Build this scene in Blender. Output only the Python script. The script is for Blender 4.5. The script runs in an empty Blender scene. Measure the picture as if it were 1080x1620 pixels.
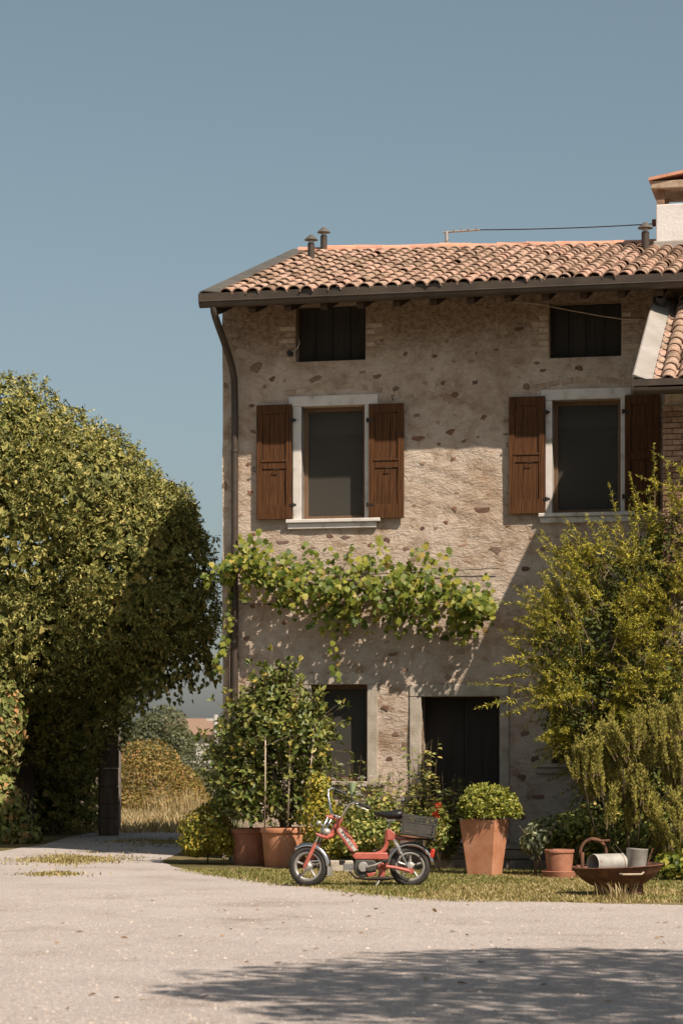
import bpy, bmesh, math, random
import numpy as np
from mathutils import Vector, Matrix

random.seed(7)
RNG = np.random.default_rng(11)
scene = bpy.context.scene
COL = scene.collection
PI = math.pi

# ------------------------------------------------------------------ camera
F_PX = 3825.0; CX = 540.0; HOR = 1195.0; EYE = 1.5     # 85 mm lens on 36 mm, pixels of the 1080x1620 photograph
cam_data = bpy.data.cameras.new('camera')
cam = bpy.data.objects.new('camera', cam_data); COL.objects.link(cam)
cam_data.sensor_fit = 'VERTICAL'; cam_data.sensor_height = 36.0; cam_data.lens = 85.0
cam_data.shift_y = (HOR - 810.0) / 1620.0
cam_data.clip_start = 0.5; cam_data.clip_end = 3000
cam.location = (0, 0, EYE); cam.rotation_euler = (PI / 2, 0, 0)
cam_data.dof.use_dof = True; cam_data.dof.focus_distance = 31.0; cam_data.dof.aperture_fstop = 4.0
scene.camera = cam

# ------------------------------------------------------------------ house frame (used for the sun too)
ANG = math.radians(12.7)
RV = Vector((math.cos(ANG), -math.sin(ANG), 0))        # along the front wall, to the right
NV = Vector((-math.sin(ANG), -math.cos(ANG), 0))       # out of the front wall, to the viewer
HO = Vector((-1.726, 35.12, 0))                        # foot of the wall's left corner

# ------------------------------------------------------------------ light
SUN = (NV * 1.0 + RV * 1.2 + Vector((0, 0, 1.85))).normalized()
elev = math.asin(SUN.z); azim = math.atan2(SUN.x, SUN.y)
world = bpy.data.worlds.new('World'); scene.world = world; world.use_nodes = True
wn = world.node_tree.nodes; wl = world.node_tree.links
bg = wn['Background']
sky = wn.new('ShaderNodeTexSky'); sky.sky_type = 'NISHITA'; sky.sun_disc = False
sky.sun_elevation = elev; sky.sun_rotation = azim
sky.air_density = 1.0; sky.dust_density = 2.2; sky.ozone_density = 1.6; sky.altitude = 100
hs = wn.new('ShaderNodeHueSaturation'); hs.inputs['Saturation'].default_value = 0.71; hs.inputs['Hue'].default_value = 0.472
wl.new(sky.outputs[0], hs.inputs['Color']); wl.new(hs.outputs[0], bg.inputs[0])
bg.inputs[1].default_value = 0.066
sun_data = bpy.data.lights.new('sun', 'SUN'); sun_data.energy = 5.0; sun_data.angle = math.radians(0.53)
sun_data.color = (1.0, 0.88, 0.76)
sun = bpy.data.objects.new('sun', sun_data); COL.objects.link(sun)
sun.rotation_euler = SUN.to_track_quat('Z', 'Y').to_euler(); sun.location = (20, -20, 40)
scene.render.engine = 'CYCLES'
vs = scene.view_settings
vs.view_transform = 'Standard'; vs.look = 'None'; vs.gamma = 1.0; vs.use_curve_mapping = False; vs.exposure = 0.42

# ------------------------------------------------------------------ pixel helpers
def AT(px, py, Y): return Vector(((px - CX) / F_PX * Y, Y, EYE + (HOR - py) / F_PX * Y))
def GR(px, py):
    Y = EYE * F_PX / (py - HOR); return Vector(((px - CX) / F_PX * Y, Y, 0))
def WP(px, py, d=0.0):
    """pixel -> (u, z) on the plane d metres in front of the front wall"""
    o = HO + NV * d; k = Vector(((px - CX) / F_PX, 1, (HOR - py) / F_PX)); c = Vector((0, 0, EYE))
    t = (o - c).dot(NV) / k.dot(NV); p = c + k * t
    return (p - HO).dot(RV), p.z
def house(u, d, z): return HO + RV * u + NV * d + Vector((0, 0, z))

# ------------------------------------------------------------------ object helpers
def link(o): COL.objects.link(o); return o
def tag(o, label=None, cat=None, group=None, kind=None):
    if label: o['label'] = label
    if cat: o['category'] = cat
    if group: o['group'] = group
    if kind: o['kind'] = kind
    return o
def thing(name, label, cat, loc=(0, 0, 0), rz=0.0, group=None):
    o = link(bpy.data.objects.new(name, None)); o.location = loc; o.rotation_euler = (0, 0, rz)
    o.empty_display_size = 0.2
    return tag(o, label, cat, group)
def obj(name, me, mat=None, parent=None):
    o = link(bpy.data.objects.new(name, me))
    if mat and not me.materials: me.materials.append(mat)
    if parent: o.parent = parent
    return o
def np_mesh(name, V, F):
    """uniform faces: V (n,3) F (m,k)"""
    V = np.asarray(V, dtype=np.float32); F = np.asarray(F, dtype=np.int32)
    me = bpy.data.meshes.new(name); k = F.shape[1]
    me.vertices.add(len(V)); me.vertices.foreach_set('co', V.ravel())
    me.loops.add(F.size); me.loops.foreach_set('vertex_index', F.ravel())
    me.polygons.add(len(F)); me.polygons.foreach_set('loop_start', np.arange(0, F.size, k, dtype=np.int32))
    me.update(calc_edges=True); me.validate()
    return me

class MB:
    def __init__(s): s.v = []; s.f = []
    def add(s, vs, fs):
        n = len(s.v); s.v += [tuple(v) for v in vs]; s.f += [tuple(i + n for i in f) for f in fs]; return s
    def box(s, c, size, rot=None):
        x, y, z = (q / 2 for q in size)
        vs = [Vector(p) for p in ((-x,-y,-z),(x,-y,-z),(x,y,-z),(-x,y,-z),(-x,-y,z),(x,-y,z),(x,y,z),(-x,y,z))]
        if rot is not None: vs = [rot @ v for v in vs]
        c = Vector(c); return s.add([v + c for v in vs], [(0,3,2,1),(4,5,6,7),(0,1,5,4),(1,2,6,5),(2,3,7,6),(3,0,4,7)])
    def bx(s, x0, x1, y0, y1, z0, z1):
        return s.box(((x0+x1)/2, (y0+y1)/2, (z0+z1)/2), (abs(x1-x0), abs(y1-y0), abs(z1-z0)))
    def tube(s, path, rad, n=10, cap=True, flat=1.0):
        P = [Vector(p) for p in path]; m = len(P)
        R = rad if isinstance(rad, (list, tuple)) else [rad] * m
        rings = []; up = None
        for i in range(m):
            t = (P[min(i+1, m-1)] - P[max(i-1, 0)]).normalized()
            if up is None:
                up = Vector((0, 0, 1)) if abs(t.z) < 0.9 else Vector((1, 0, 0))
            a = t.cross(up).normalized(); b = a.cross(t).normalized(); up = b
            rings.append([P[i] + (a * math.cos(2*PI*j/n) + b * math.sin(2*PI*j/n) * flat) * R[i] for j in range(n)])
        vs = [v for r in rings for v in r]
        fs = [(i*n+j, i*n+(j+1) % n, (i+1)*n+(j+1) % n, (i+1)*n+j) for i in range(m-1) for j in range(n)]
        if cap: fs += [tuple(range(n-1, -1, -1)), tuple((m-1)*n+j for j in range(n))]
        return s.add(vs, fs)
    def lathe(s, prof, n=24, c=(0, 0, 0), axis='z', caps=False):
        c = Vector(c); vs = []
        for r, h in prof:
            for j in range(n):
                a = 2*PI*j/n; x, y = r*math.cos(a), r*math.sin(a)
                vs.append(c + (Vector((x, y, h)) if axis == 'z' else Vector((x, h, y)) if axis == 'y' else Vector((h, x, y))))
        m = len(prof); fs = []
        for i in range(m-1):
            for j in range(n):
                q = (i*n+j, i*n+(j+1) % n, (i+1)*n+(j+1) % n, (i+1)*n+j)
                fs.append(q if axis != 'y' else q[::-1])
        if caps: fs += [tuple(range(n-1, -1, -1)), tuple((m-1)*n+j for j in range(n))]
        return s.add(vs, fs)
    def prism(s, poly, a, b, axis='y'):
        """polygon in the two other axes, extruded from a to b along axis"""
        n = len(poly)
        def p(q, h): return (q[0], h, q[1]) if axis == 'y' else (q[0], q[1], h) if axis == 'z' else (h, q[0], q[1])
        vs = [p(q, a) for q in poly] + [p(q, b) for q in poly]
        fs = [tuple(range(n)), tuple(range(2*n-1, n-1, -1))] + [(i, i+n, (i+1) % n+n, (i+1) % n) for i in range(n)]
        return s.add(vs, fs)
    def mesh(s, name, smooth=False):
        me = bpy.data.meshes.new(name); me.from_pydata(s.v, [], s.f); me.validate(); 
        bm = bmesh.new(); bm.from_mesh(me); bmesh.ops.recalc_face_normals(bm, faces=bm.faces); bm.to_mesh(me); bm.free()
        if smooth: me.shade_smooth()
        return me
    def build(s, name, mat, parent=None, smooth=False, bevel=0.0, loc=None, auto=None):
        me = s.mesh(name, smooth)
        if auto is not None: me.shade_smooth(); me.set_sharp_from_angle(angle=math.radians(auto))
        o = obj(name, me, mat, parent)
        if bevel:
            b = o.modifiers.new('bevel', 'BEVEL'); b.width = bevel; b.segments = 2; b.limit_method = 'ANGLE'; b.harden_normals = False
        if loc is not None: o.location = loc
        return o

def copy_tree(o, parent=None):
    c = link(o.copy())
    if parent: c.parent = parent
    for ch in list(o.children): copy_tree(ch, c)
    return c

# cheap smooth 3-D noise, numpy
_K = RNG.normal(size=(18, 3)); _PH = RNG.uniform(0, 2*PI, 18)
def fnoise(p, scale=1.0, seed=0):
    p = np.asarray(p) * scale; out = np.zeros(p.shape[:-1])
    for i in range(9):
        k = _K[(i + seed*3) % 18] * (0.7 + 0.25*i); out += np.sin(p @ k + _PH[(i*2 + seed) % 18] + seed) / (1 + 0.35*i)
    return out / 3.2

# ------------------------------------------------------------------ materials
def new_mat(name):
    m = bpy.data.materials.new(name); m.use_nodes = True
    return m, m.node_tree.nodes, m.node_tree.links, m.node_tree.nodes['Principled BSDF']
def ramp(nodes, stops):
    r = nodes.new('ShaderNodeValToRGB'); e = r.color_ramp.elements
    while len(e) < len(stops): e.new(0.5)
    for q, (pos, c) in zip(e, stops): q.position = pos; q.color = (*c, 1)
    return r
def noise_node(nodes, links, co, scale, detail=5, rough=0.55):
    n = nodes.new('ShaderNodeTexNoise'); n.inputs['Scale'].default_value = scale; n.inputs['Detail'].default_value = detail
    n.inputs['Roughness'].default_value = rough; links.new(co, n.inputs['Vector']); return n
def rnd_value(nodes, links):
    oi = nodes.new('ShaderNodeObjectInfo'); g = nodes.new('ShaderNodeNewGeometry')
    a = nodes.new('ShaderNodeMath'); a.operation = 'ADD'; links.new(oi.outputs['Random'], a.inputs[0]); links.new(g.outputs['Random Per Island'], a.inputs[1])
    f = nodes.new('ShaderNodeMath'); f.operation = 'FRACT'; links.new(a.outputs[0], f.inputs[0]); return f.outputs[0]
def pm(name, stops, scale=6.0, rough=0.8, bump=0.0, bscale=40.0, metal=0.0, stretch=(1, 1, 1), rand=None, coat=0.0, spec=0.4, detail=5):
    """noise-coloured principled; rand = stops of a second ramp driven by per-piece random, multiplied in"""
    m, n, l, b = new_mat(name)
    tc = n.new('ShaderNodeTexCoord'); mp = n.new('ShaderNodeMapping'); mp.inputs['Scale'].default_value = stretch
    l.new(tc.outputs['Object'], mp.inputs['Vector']); co = mp.outputs['Vector']
    if rand:
        rv = rnd_value(n, l); sc = n.new('ShaderNodeVectorMath'); sc.operation = 'SCALE'; sc.inputs[0].default_value = (37, 53, 71)
        l.new(rv, sc.inputs['Scale']); ad = n.new('ShaderNodeVectorMath'); ad.operation = 'ADD'
        l.new(co, ad.inputs[0]); l.new(sc.outputs[0], ad.inputs[1]); co = ad.outputs[0]
    nz = noise_node(n, l, co, scale, detail); r = ramp(n, stops); l.new(nz.outputs['Fac'], r.inputs['Fac']); c = r.outputs['Color']
    if rand:
        rr = ramp(n, rand); l.new(rv, rr.inputs['Fac']); mx = n.new('ShaderNodeMix'); mx.data_type = 'RGBA'; mx.blend_type = 'MULTIPLY'
        mx.inputs[0].default_value = 1.0; l.new(c, mx.inputs[6]); l.new(rr.outputs['Color'], mx.inputs[7]); c = mx.outputs[2]
    l.new(c, b.inputs['Base Color'])
    b.inputs['Roughness'].default_value = rough; b.inputs['Metallic'].default_value = metal
    b.inputs['Specular IOR Level'].default_value = spec
    if coat: b.inputs['Coat Weight'].default_value = coat; b.inputs['Coat Roughness'].default_value = 0.2
    if bump:
        nb = noise_node(n, l, co, bscale, 6, 0.6); bp = n.new('ShaderNodeBump'); bp.inputs['Strength'].default_value = min(1.0, bump)
        bp.inputs['Distance'].default_value = 0.02; l.new(nb.outputs['Fac'], bp.inputs['Height']); l.new(bp.outputs['Normal'], b.inputs['Normal'])
    return m
def leaf_mat(name, stops, trans=0.3, rough=0.5, spec=0.35, tint=(1.25, 1.25, 0.6)):
    m, n, l, b = new_mat(name); rv = rnd_value(n, l); r = ramp(n, stops); l.new(rv, r.inputs['Fac'])
    l.new(r.outputs['Color'], b.inputs['Base Color']); b.inputs['Roughness'].default_value = rough; b.inputs['Specular IOR Level'].default_value = spec
    t = n.new('ShaderNodeBsdfTranslucent'); mx = n.new('ShaderNodeMix'); mx.data_type = 'RGBA'; mx.blend_type = 'MULTIPLY'; mx.inputs[0].default_value = 1
    l.new(r.outputs['Color'], mx.inputs[6]); mx.inputs[7].default_value = (*tint, 1); l.new(mx.outputs[2], t.inputs['Color'])
    s = n.new('ShaderNodeMixShader'); s.inputs[0].default_value = trans
    l.new(b.outputs[0], s.inputs[1]); l.new(t.outputs[0], s.inputs[2]); l.new(s.outputs[0], n['Material Output'].inputs['Surface'])
    return m

M = {}
# plaster wall: cream lime render with ochre and grey stains
def plaster():
    m, n, l, b = new_mat('lime_plaster'); tc = n.new('ShaderNodeTexCoord'); co = tc.outputs['Object']
    big = noise_node(n, l, co, 0.9, 6, 0.6); r1 = ramp(n, [(0.28, (0.43, 0.335, 0.245)), (0.45, (0.57, 0.475, 0.385)), (0.72, (0.63, 0.55, 0.465))]); l.new(big.outputs['Fac'], r1.inputs['Fac'])
    mid = noise_node(n, l, co, 7.0, 8, 0.65); r2 = ramp(n, [(0.3, (0.70, 0.63, 0.56)), (0.42, (0.93, 0.91, 0.88)), (0.7, (1.04, 1.03, 1.02))]); l.new(mid.outputs['Fac'], r2.inputs['Fac'])
    mx = n.new('ShaderNodeMix'); mx.data_type = 'RGBA'; mx.blend_type = 'MULTIPLY'; mx.inputs[0].default_value = 1
    l.new(r1.outputs['Color'], mx.inputs[6]); l.new(r2.outputs['Color'], mx.inputs[7])
    mot = noise_node(n, l, co, 2.6, 7, 0.7); mot.inputs['Distortion'].default_value = 0.6; r4 = ramp(n, [(0.34, (0.66, 0.56, 0.47)), (0.5, (0.96, 0.94, 0.92)), (0.66, (1.06, 1.06, 1.06))]); l.new(mot.outputs['Fac'], r4.inputs['Fac'])
    mx3 = n.new('ShaderNodeMix'); mx3.data_type = 'RGBA'; mx3.blend_type = 'MULTIPLY'; mx3.inputs[0].default_value = 0.85; l.new(mx.outputs[2], mx3.inputs[6]); l.new(r4.outputs['Color'], mx3.inputs[7]); mx = mx3
    vm_ = n.new('ShaderNodeMapping'); vm_.inputs['Scale'].default_value = (1.0, 1.0, 1.7); wob = noise_node(n, l, co, 5, 3); wa = n.new('ShaderNodeMix'); wa.data_type = 'RGBA'; wa.inputs[0].default_value = 0.12
    l.new(co, wa.inputs[6]); l.new(wob.outputs['Color'], wa.inputs[7]); l.new(wa.outputs[2], vm_.inputs['Vector'])
    vo = n.new('ShaderNodeTexVoronoi'); vo.inputs['Scale'].default_value = 6.5; l.new(vm_.outputs[0], vo.inputs['Vector']); vc = n.new('ShaderNodeSeparateColor'); l.new(vo.outputs['Color'], vc.inputs[0])
    rv_ = ramp(n, [(0.0, (0.52, 0.42, 0.34)), (0.35, (0.9, 0.82, 0.74)), (0.7, (1, 1, 1)), (1, (0.78, 0.70, 0.62))]); l.new(vc.outputs[0], rv_.inputs['Fac'])
    pmk = noise_node(n, l, co, 1.1, 5, 0.6); rm_ = ramp(n, [(0.5, (0, 0, 0)), (0.62, (0.7, 0.7, 0.7))]); l.new(pmk.outputs['Fac'], rm_.inputs['Fac'])
    mv = n.new('ShaderNodeMix'); mv.data_type = 'RGBA'; mv.blend_type = 'MULTIPLY'; l.new(rm_.outputs['Color'], mv.inputs[0]); l.new(mx.outputs[2], mv.inputs[6]); l.new(rv_.outputs['Color'], mv.inputs[7]); mx = mv
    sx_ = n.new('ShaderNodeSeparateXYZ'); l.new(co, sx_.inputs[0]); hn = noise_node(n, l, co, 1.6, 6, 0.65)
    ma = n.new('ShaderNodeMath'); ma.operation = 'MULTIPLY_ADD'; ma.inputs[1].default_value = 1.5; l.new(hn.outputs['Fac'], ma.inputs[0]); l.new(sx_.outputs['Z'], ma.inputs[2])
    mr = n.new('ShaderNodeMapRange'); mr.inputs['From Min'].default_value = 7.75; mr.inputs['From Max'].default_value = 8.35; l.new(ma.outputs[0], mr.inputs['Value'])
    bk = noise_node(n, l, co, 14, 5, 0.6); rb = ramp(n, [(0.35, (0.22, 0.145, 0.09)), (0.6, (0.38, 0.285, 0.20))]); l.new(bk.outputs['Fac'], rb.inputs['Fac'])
    mxb = n.new('ShaderNodeMix'); mxb.data_type = 'RGBA'; l.new(mr.outputs[0], mxb.inputs[0]); l.new(mx.outputs[2], mxb.inputs[6]); l.new(rb.outputs['Color'], mxb.inputs[7]); mx = mxb  # browner wall top: exposed brick plus eave shade painted into the colour
    fine = noise_node(n, l, co, 60, 4, 0.7); r3 = ramp(n, [(0.33, (0.6, 0.55, 0.5)), (0.5, (1, 1, 1))]); l.new(fine.outputs['Fac'], r3.inputs['Fac'])
    mx2 = n.new('ShaderNodeMix'); mx2.data_type = 'RGBA'; mx2.blend_type = 'MULTIPLY'; mx2.inputs[0].default_value = 0.6
    l.new(mx.outputs[2], mx2.inputs[6]); l.new(r3.outputs['Color'], mx2.inputs[7])
    l.new(mx2.outputs[2], b.inputs['Base Color']); b.inputs['Roughness'].default_value = 0.95; b.inputs['Specular IOR Level'].default_value = 0.1
    mp = n.new('ShaderNodeMapping'); mp.inputs['Scale'].default_value = (1.0, 1.0, 1.9); mp.inputs['Rotation'].default_value = (0, 0.12, 0); l.new(co, mp.inputs['Vector'])
    rg = noise_node(n, l, mp.outputs[0], 8.0, 9, 0.66); rg.inputs['Distortion'].default_value = 0.9
    bp0 = n.new('ShaderNodeBump'); bp0.inputs['Strength'].default_value = 0.8; bp0.inputs['Distance'].default_value = 0.05; l.new(rg.outputs['Fac'], bp0.inputs['Height'])
    nb = noise_node(n, l, co, 26, 8, 0.65); bp = n.new('ShaderNodeBump'); bp.inputs['Strength'].default_value = 0.6; bp.inputs['Distance'].default_value = 0.016
    l.new(nb.outputs['Fac'], bp.inputs['Height']); l.new(bp0.outputs['Normal'], bp.inputs['Normal'])
    l.new(bp.outputs['Normal'], b.inputs['Normal']); return m
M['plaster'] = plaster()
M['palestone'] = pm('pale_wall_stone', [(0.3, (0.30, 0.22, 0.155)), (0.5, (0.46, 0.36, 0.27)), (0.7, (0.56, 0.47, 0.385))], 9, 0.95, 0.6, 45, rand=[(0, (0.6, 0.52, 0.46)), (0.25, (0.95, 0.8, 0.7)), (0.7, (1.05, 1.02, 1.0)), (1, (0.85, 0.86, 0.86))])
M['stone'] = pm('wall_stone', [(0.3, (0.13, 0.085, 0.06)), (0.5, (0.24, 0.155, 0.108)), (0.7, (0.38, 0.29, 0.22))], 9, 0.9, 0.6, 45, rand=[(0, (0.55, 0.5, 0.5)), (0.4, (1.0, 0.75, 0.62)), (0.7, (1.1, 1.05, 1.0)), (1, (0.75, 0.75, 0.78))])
M['brick'] = pm('old_brick', [(0.3, (0.22, 0.12, 0.075)), (0.6, (0.36, 0.22, 0.14)), (0.75, (0.42, 0.33, 0.24))], 12, 0.9, 0.5, 60, rand=[(0, (0.6, 0.55, 0.5)), (0.5, (1, 1, 1)), (1, (1.1, 1.15, 1.2))])
M['paleslab'] = pm('pale_lintel_brick', [(0.3, (0.36, 0.26, 0.18)), (0.7, (0.55, 0.45, 0.34))], 10, 0.9, 0.4, 50, rand=[(0, (0.75, 0.7, 0.65)), (1, (1.05, 1.05, 1.05))])
M['trim'] = pm('pale_stone_trim', [(0.3, (0.40, 0.35, 0.28)), (0.45, (0.60, 0.56, 0.50)), (0.7, (0.68, 0.64, 0.58))], 5, 0.85, 0.25, 50)
M['doorstone'] = pm('door_stone', [(0.3, (0.30, 0.25, 0.19)), (0.6, (0.46, 0.40, 0.32))], 5, 0.9, 0.4, 40)
M['tile'] = pm('roof_tile', [(0.25, (0.11, 0.08, 0.06)), (0.40, (0.31, 0.215, 0.155)), (0.58, (0.45, 0.31, 0.235)), (0.75, (0.48, 0.40, 0.32))], 11, 0.92, 0.4, 60,
               rand=[(0, (0.50, 0.45, 0.40)), (0.18, (0.85, 0.8, 0.72)), (0.45, (1, 0.98, 0.95)), (0.7, (1.15, 1.0, 0.96)), (0.85, (0.70, 0.70, 0.62)), (1, (1.2, 1.12, 1.08))])
M['ridge'] = pm('new_ridge_tile', [(0.3, (0.46, 0.22, 0.14)), (0.7, (0.60, 0.32, 0.22))], 6, 0.85, 0.2, 50, rand=[(0, (0.9, 0.9, 0.9)), (1, (1.1, 1.05, 1.0))])
M['gutter'] = pm('brown_gutter', [(0.3, (0.045, 0.033, 0.023)), (0.7, (0.075, 0.055, 0.040))], 4, 0.5, 0.1, 20, metal=0.05)
M['flash'] = pm('grey_flashing', [(0.3, (0.10, 0.088, 0.07)), (0.7, (0.15, 0.135, 0.11))], 3, 0.55, 0.1, 15, metal=0.35)
M['flash2'] = pm('zinc_flashing', [(0.3, (0.30, 0.27, 0.23)), (0.7, (0.42, 0.38, 0.34))], 3, 0.6, 0.15, 15, metal=0.2)
M['timber'] = pm('rafter_timber', [(0.3, (0.035, 0.023, 0.015)), (0.7, (0.07, 0.046, 0.029))], 4, 0.85, 0.4, 30, stretch=(1, 0.2, 1))
M['dark'] = pm('dark_inside', [(0.3, (0.02, 0.018, 0.015)), (0.7, (0.03, 0.027, 0.022))], 4, 0.95)
M['board'] = pm('dark_shutter_board', [(0.3, (0.022, 0.018, 0.014)), (0.7, (0.036, 0.03, 0.023))], 4, 0.9, 0.2, 30, stretch=(6, 1, .4))
def wood(name, dark, lite):
    m, n, l, b = new_mat(name); tc = n.new('ShaderNodeTexCoord'); mp = n.new('ShaderNodeMapping'); mp.inputs['Scale'].default_value = (1.0, 1.0, 0.06)
    l.new(tc.outputs['Object'], mp.inputs['Vector']); rv = rnd_value(n, l); sc = n.new('ShaderNodeVectorMath'); sc.operation = 'SCALE'; sc.inputs[0].default_value = (3, 5, 7)
    l.new(rv, sc.inputs['Scale']); ad = n.new('ShaderNodeVectorMath'); ad.operation = 'ADD'; l.new(mp.outputs[0], ad.inputs[0]); l.new(sc.outputs[0], ad.inputs[1])
    w = n.new('ShaderNodeTexWave'); w.wave_type = 'BANDS'; w.bands_direction = 'X'; w.inputs['Scale'].default_value = 16; w.inputs['Distortion'].default_value = 5; w.inputs['Detail'].default_value = 3; w.inputs['Detail Scale'].default_value = 2.2
    l.new(ad.outputs[0], w.inputs['Vector']); nz = noise_node(n, l, ad.outputs[0], 40, 5)
    mm = n.new('ShaderNodeMath'); mm.operation = 'MULTIPLY_ADD'; mm.inputs[1].default_value = 0.5; l.new(w.outputs['Fac'], mm.inputs[0])
    h = n.new('ShaderNodeMath'); h.operation = 'MULTIPLY'; h.inputs[1].default_value = 0.5; l.new(nz.outputs['Fac'], h.inputs[0]); l.new(h.outputs[0], mm.inputs[2])
    r = ramp(n, [(0.2, dark), (0.5, tuple((a+c)/2 for a, c in zip(dark, lite))), (0.8, lite)]); l.new(mm.outputs[0], r.inputs['Fac']); l.new(r.outputs['Color'], b.inputs['Base Color'])
    b.inputs['Roughness'].default_value = 0.75; b.inputs['Specular IOR Level'].default_value = 0.15
    bp = n.new('ShaderNodeBump'); bp.inputs['Strength'].default_value = 0.3; bp.inputs['Distance'].default_value = 0.006; l.new(mm.outputs[0], bp.inputs['Height']); l.new(bp.outputs['Normal'], b.inputs['Normal']); return m
M['shutter'] = wood('stained_shutter_wood', (0.012, 0.006, 0.004), (0.155, 0.066, 0.024))
M['winwood'] = wood('window_wood', (0.10, 0.06, 0.035), (0.22, 0.14, 0.085))
M['iron'] = pm('dark_iron', [(0.3, (0.03, 0.025, 0.02)), (0.7, (0.06, 0.045, 0.035))], 20, 0.6, metal=0.6)
def screen():
    m, n, l, b = new_mat('insect_screen'); b.inputs['Base Color'].default_value = (0.13, 0.12, 0.10, 1); b.inputs['Roughness'].default_value = 0.7; b.inputs['Specular IOR Level'].default_value = 0.1
    t = n.new('ShaderNodeBsdfTransparent'); s = n.new('ShaderNodeMixShader'); s.inputs[0].default_value = 0.3
    l.new(t.outputs[0], s.inputs[1]); l.new(b.outputs[0], s.inputs[2]); l.new(s.outputs[0], n['Material Output'].inputs['Surface']); return m
M['screen'] = screen()
M['terracotta'] = pm('terracotta', [(0.25, (0.36, 0.145, 0.07)), (0.45, (0.50, 0.215, 0.11)), (0.62, (0.54, 0.26, 0.15)), (0.78, (0.58, 0.40, 0.30))], 5.0, 0.85, 0.15, 40, detail=8)
M['terracotta2'] = pm('dark_terracotta', [(0.25, (0.26, 0.10, 0.055)), (0.7, (0.44, 0.20, 0.12))], 6, 0.85, 0.15, 40)
M['soil'] = pm('soil', [(0.3, (0.03, 0.022, 0.016)), (0.7, (0.07, 0.05, 0.035))], 20, 0.95, 0.8, 50)
M['rust'] = pm('rusty_iron', [(0.25, (0.055, 0.028, 0.018)), (0.5, (0.14, 0.062, 0.034)), (0.72, (0.24, 0.11, 0.06))], 9, 0.85, 0.5, 60, detail=8)
M['zinc'] = pm('worn_painted_tin', [(0.28, (0.22, 0.09, 0.045)), (0.40, (0.30, 0.28, 0.24)), (0.7, (0.40, 0.385, 0.34))], 8, 0.6, 0.2, 40, detail=8)
M['bark'] = pm('bark', [(0.3, (0.055, 0.04, 0.028)), (0.7, (0.15, 0.11, 0.08))], 8, 0.95, 0.8, 25, stretch=(1, 1, 0.25))
M['cane'] = pm('bamboo_cane', [(0.3, (0.36, 0.27, 0.19)), (0.7, (0.52, 0.42, 0.31))], 8, 0.8, 0.2, 40)
M['twig'] = pm('twig', [(0.3, (0.11, 0.075, 0.045)), (0.7, (0.22, 0.16, 0.09))], 15, 0.9)
M['white'] = pm('white_render', [(0.3, (0.48, 0.43, 0.38)), (0.5, (0.66, 0.62, 0.58)), (0.8, (0.72, 0.69, 0.66))], 2.5, 0.9, 0.3, 25)
M['red'] = pm('red_moped_paint', [(0.3, (0.36, 0.075, 0.05)), (0.7, (0.48, 0.15, 0.11))], 9, 0.42, coat=0.15)
M['chrome'] = pm('chrome', [(0.3, (0.50, 0.50, 0.50)), (0.7, (0.68, 0.68, 0.68))], 8, 0.22, metal=1.0)
M['alu'] = pm('cast_aluminium', [(0.3, (0.33, 0.31, 0.28)), (0.7, (0.52, 0.50, 0.46))], 12, 0.5, metal=0.6)
M['rubber'] = pm('tyre_rubber', [(0.3, (0.022, 0.02, 0.018)), (0.7, (0.06, 0.054, 0.046))], 9, 0.85, 0.2, 60)
M['blackvinyl'] = pm('black_vinyl', [(0.3, (0.012, 0.012, 0.012)), (0.7, (0.022, 0.021, 0.02))], 9, 0.38)
M['plastic'] = pm('dark_grey_plastic', [(0.3, (0.045, 0.044, 0.038)), (0.7, (0.075, 0.07, 0.06))], 9, 0.6)
M['decal'] = pm('white_decal', [(0.3, (0.42, 0.39, 0.34)), (0.7, (0.55, 0.52, 0.47))], 20, 0.4)
M['redlens'] = pm('red_lens', [(0.3, (0.42, 0.03, 0.02)), (0.7, (0.55, 0.06, 0.03))], 20, 0.25)
M['bluezinc'] = pm('blue_grey_zinc', [(0.3, (0.15, 0.20, 0.21)), (0.7, (0.25, 0.31, 0.31))], 7, 0.55, metal=0.3)
M['greenglass'] = pm('pale_green_plastic', [(0.3, (0.30, 0.38, 0.22)), (0.7, (0.38, 0.46, 0.28))], 7, 0.5)
M['paving'] = pm('terrace_stone', [(0.3, (0.12, 0.10, 0.08)), (0.7, (0.26, 0.22, 0.18))], 4, 0.95, 0.6, 25, rand=[(0, (.75, .75, .75)), (1, (1.1, 1.1, 1.1))])
M['concrete'] = pm('pale_concrete', [(0.3, (0.40, 0.37, 0.33)), (0.7, (0.55, 0.52, 0.47))], 3, 0.9)
# leaves: (position, colour) by random per leaf
M['ivy'] = leaf_mat('ivy_leaf', [(0, (0.070, 0.084, 0.023)), (0.4, (0.174, 0.183, 0.049)), (0.75, (0.313, 0.287, 0.078)), (1, (0.505, 0.418, 0.139))], 0.06, 0.6, 0.2)
M['ivy2'] = leaf_mat('ground_ivy_leaf', [(0, (0.084, 0.119, 0.031)), (0.5, (0.196, 0.210, 0.056)), (0.8, (0.336, 0.280, 0.112)), (1, (0.420, 0.210, 0.084))], 0.12, 0.6, 0.2)
M['vine'] = leaf_mat('vine_leaf', [(0, (0.05, 0.08, 0.012)), (0.4, (0.13, 0.165, 0.022)), (0.78, (0.235, 0.245, 0.035)), (0.96, (0.38, 0.33, 0.06)), (1, (0.32, 0.19, 0.06))], 0.24, 0.5, 0.25)
M['laurel'] = leaf_mat('laurel_leaf', [(0, (0.055, 0.082, 0.018)), (0.5, (0.14, 0.165, 0.036)), (0.9, (0.24, 0.235, 0.058)), (1, (0.44, 0.33, 0.07))], 0.14, 0.45, 0.3)
M['yellowshrub'] = leaf_mat('yellow_green_leaf', [(0, (0.115, 0.137, 0.025)), (0.5, (0.287, 0.266, 0.043)), (1, (0.517, 0.374, 0.057))], 0.18, 0.55, 0.2)
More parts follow.
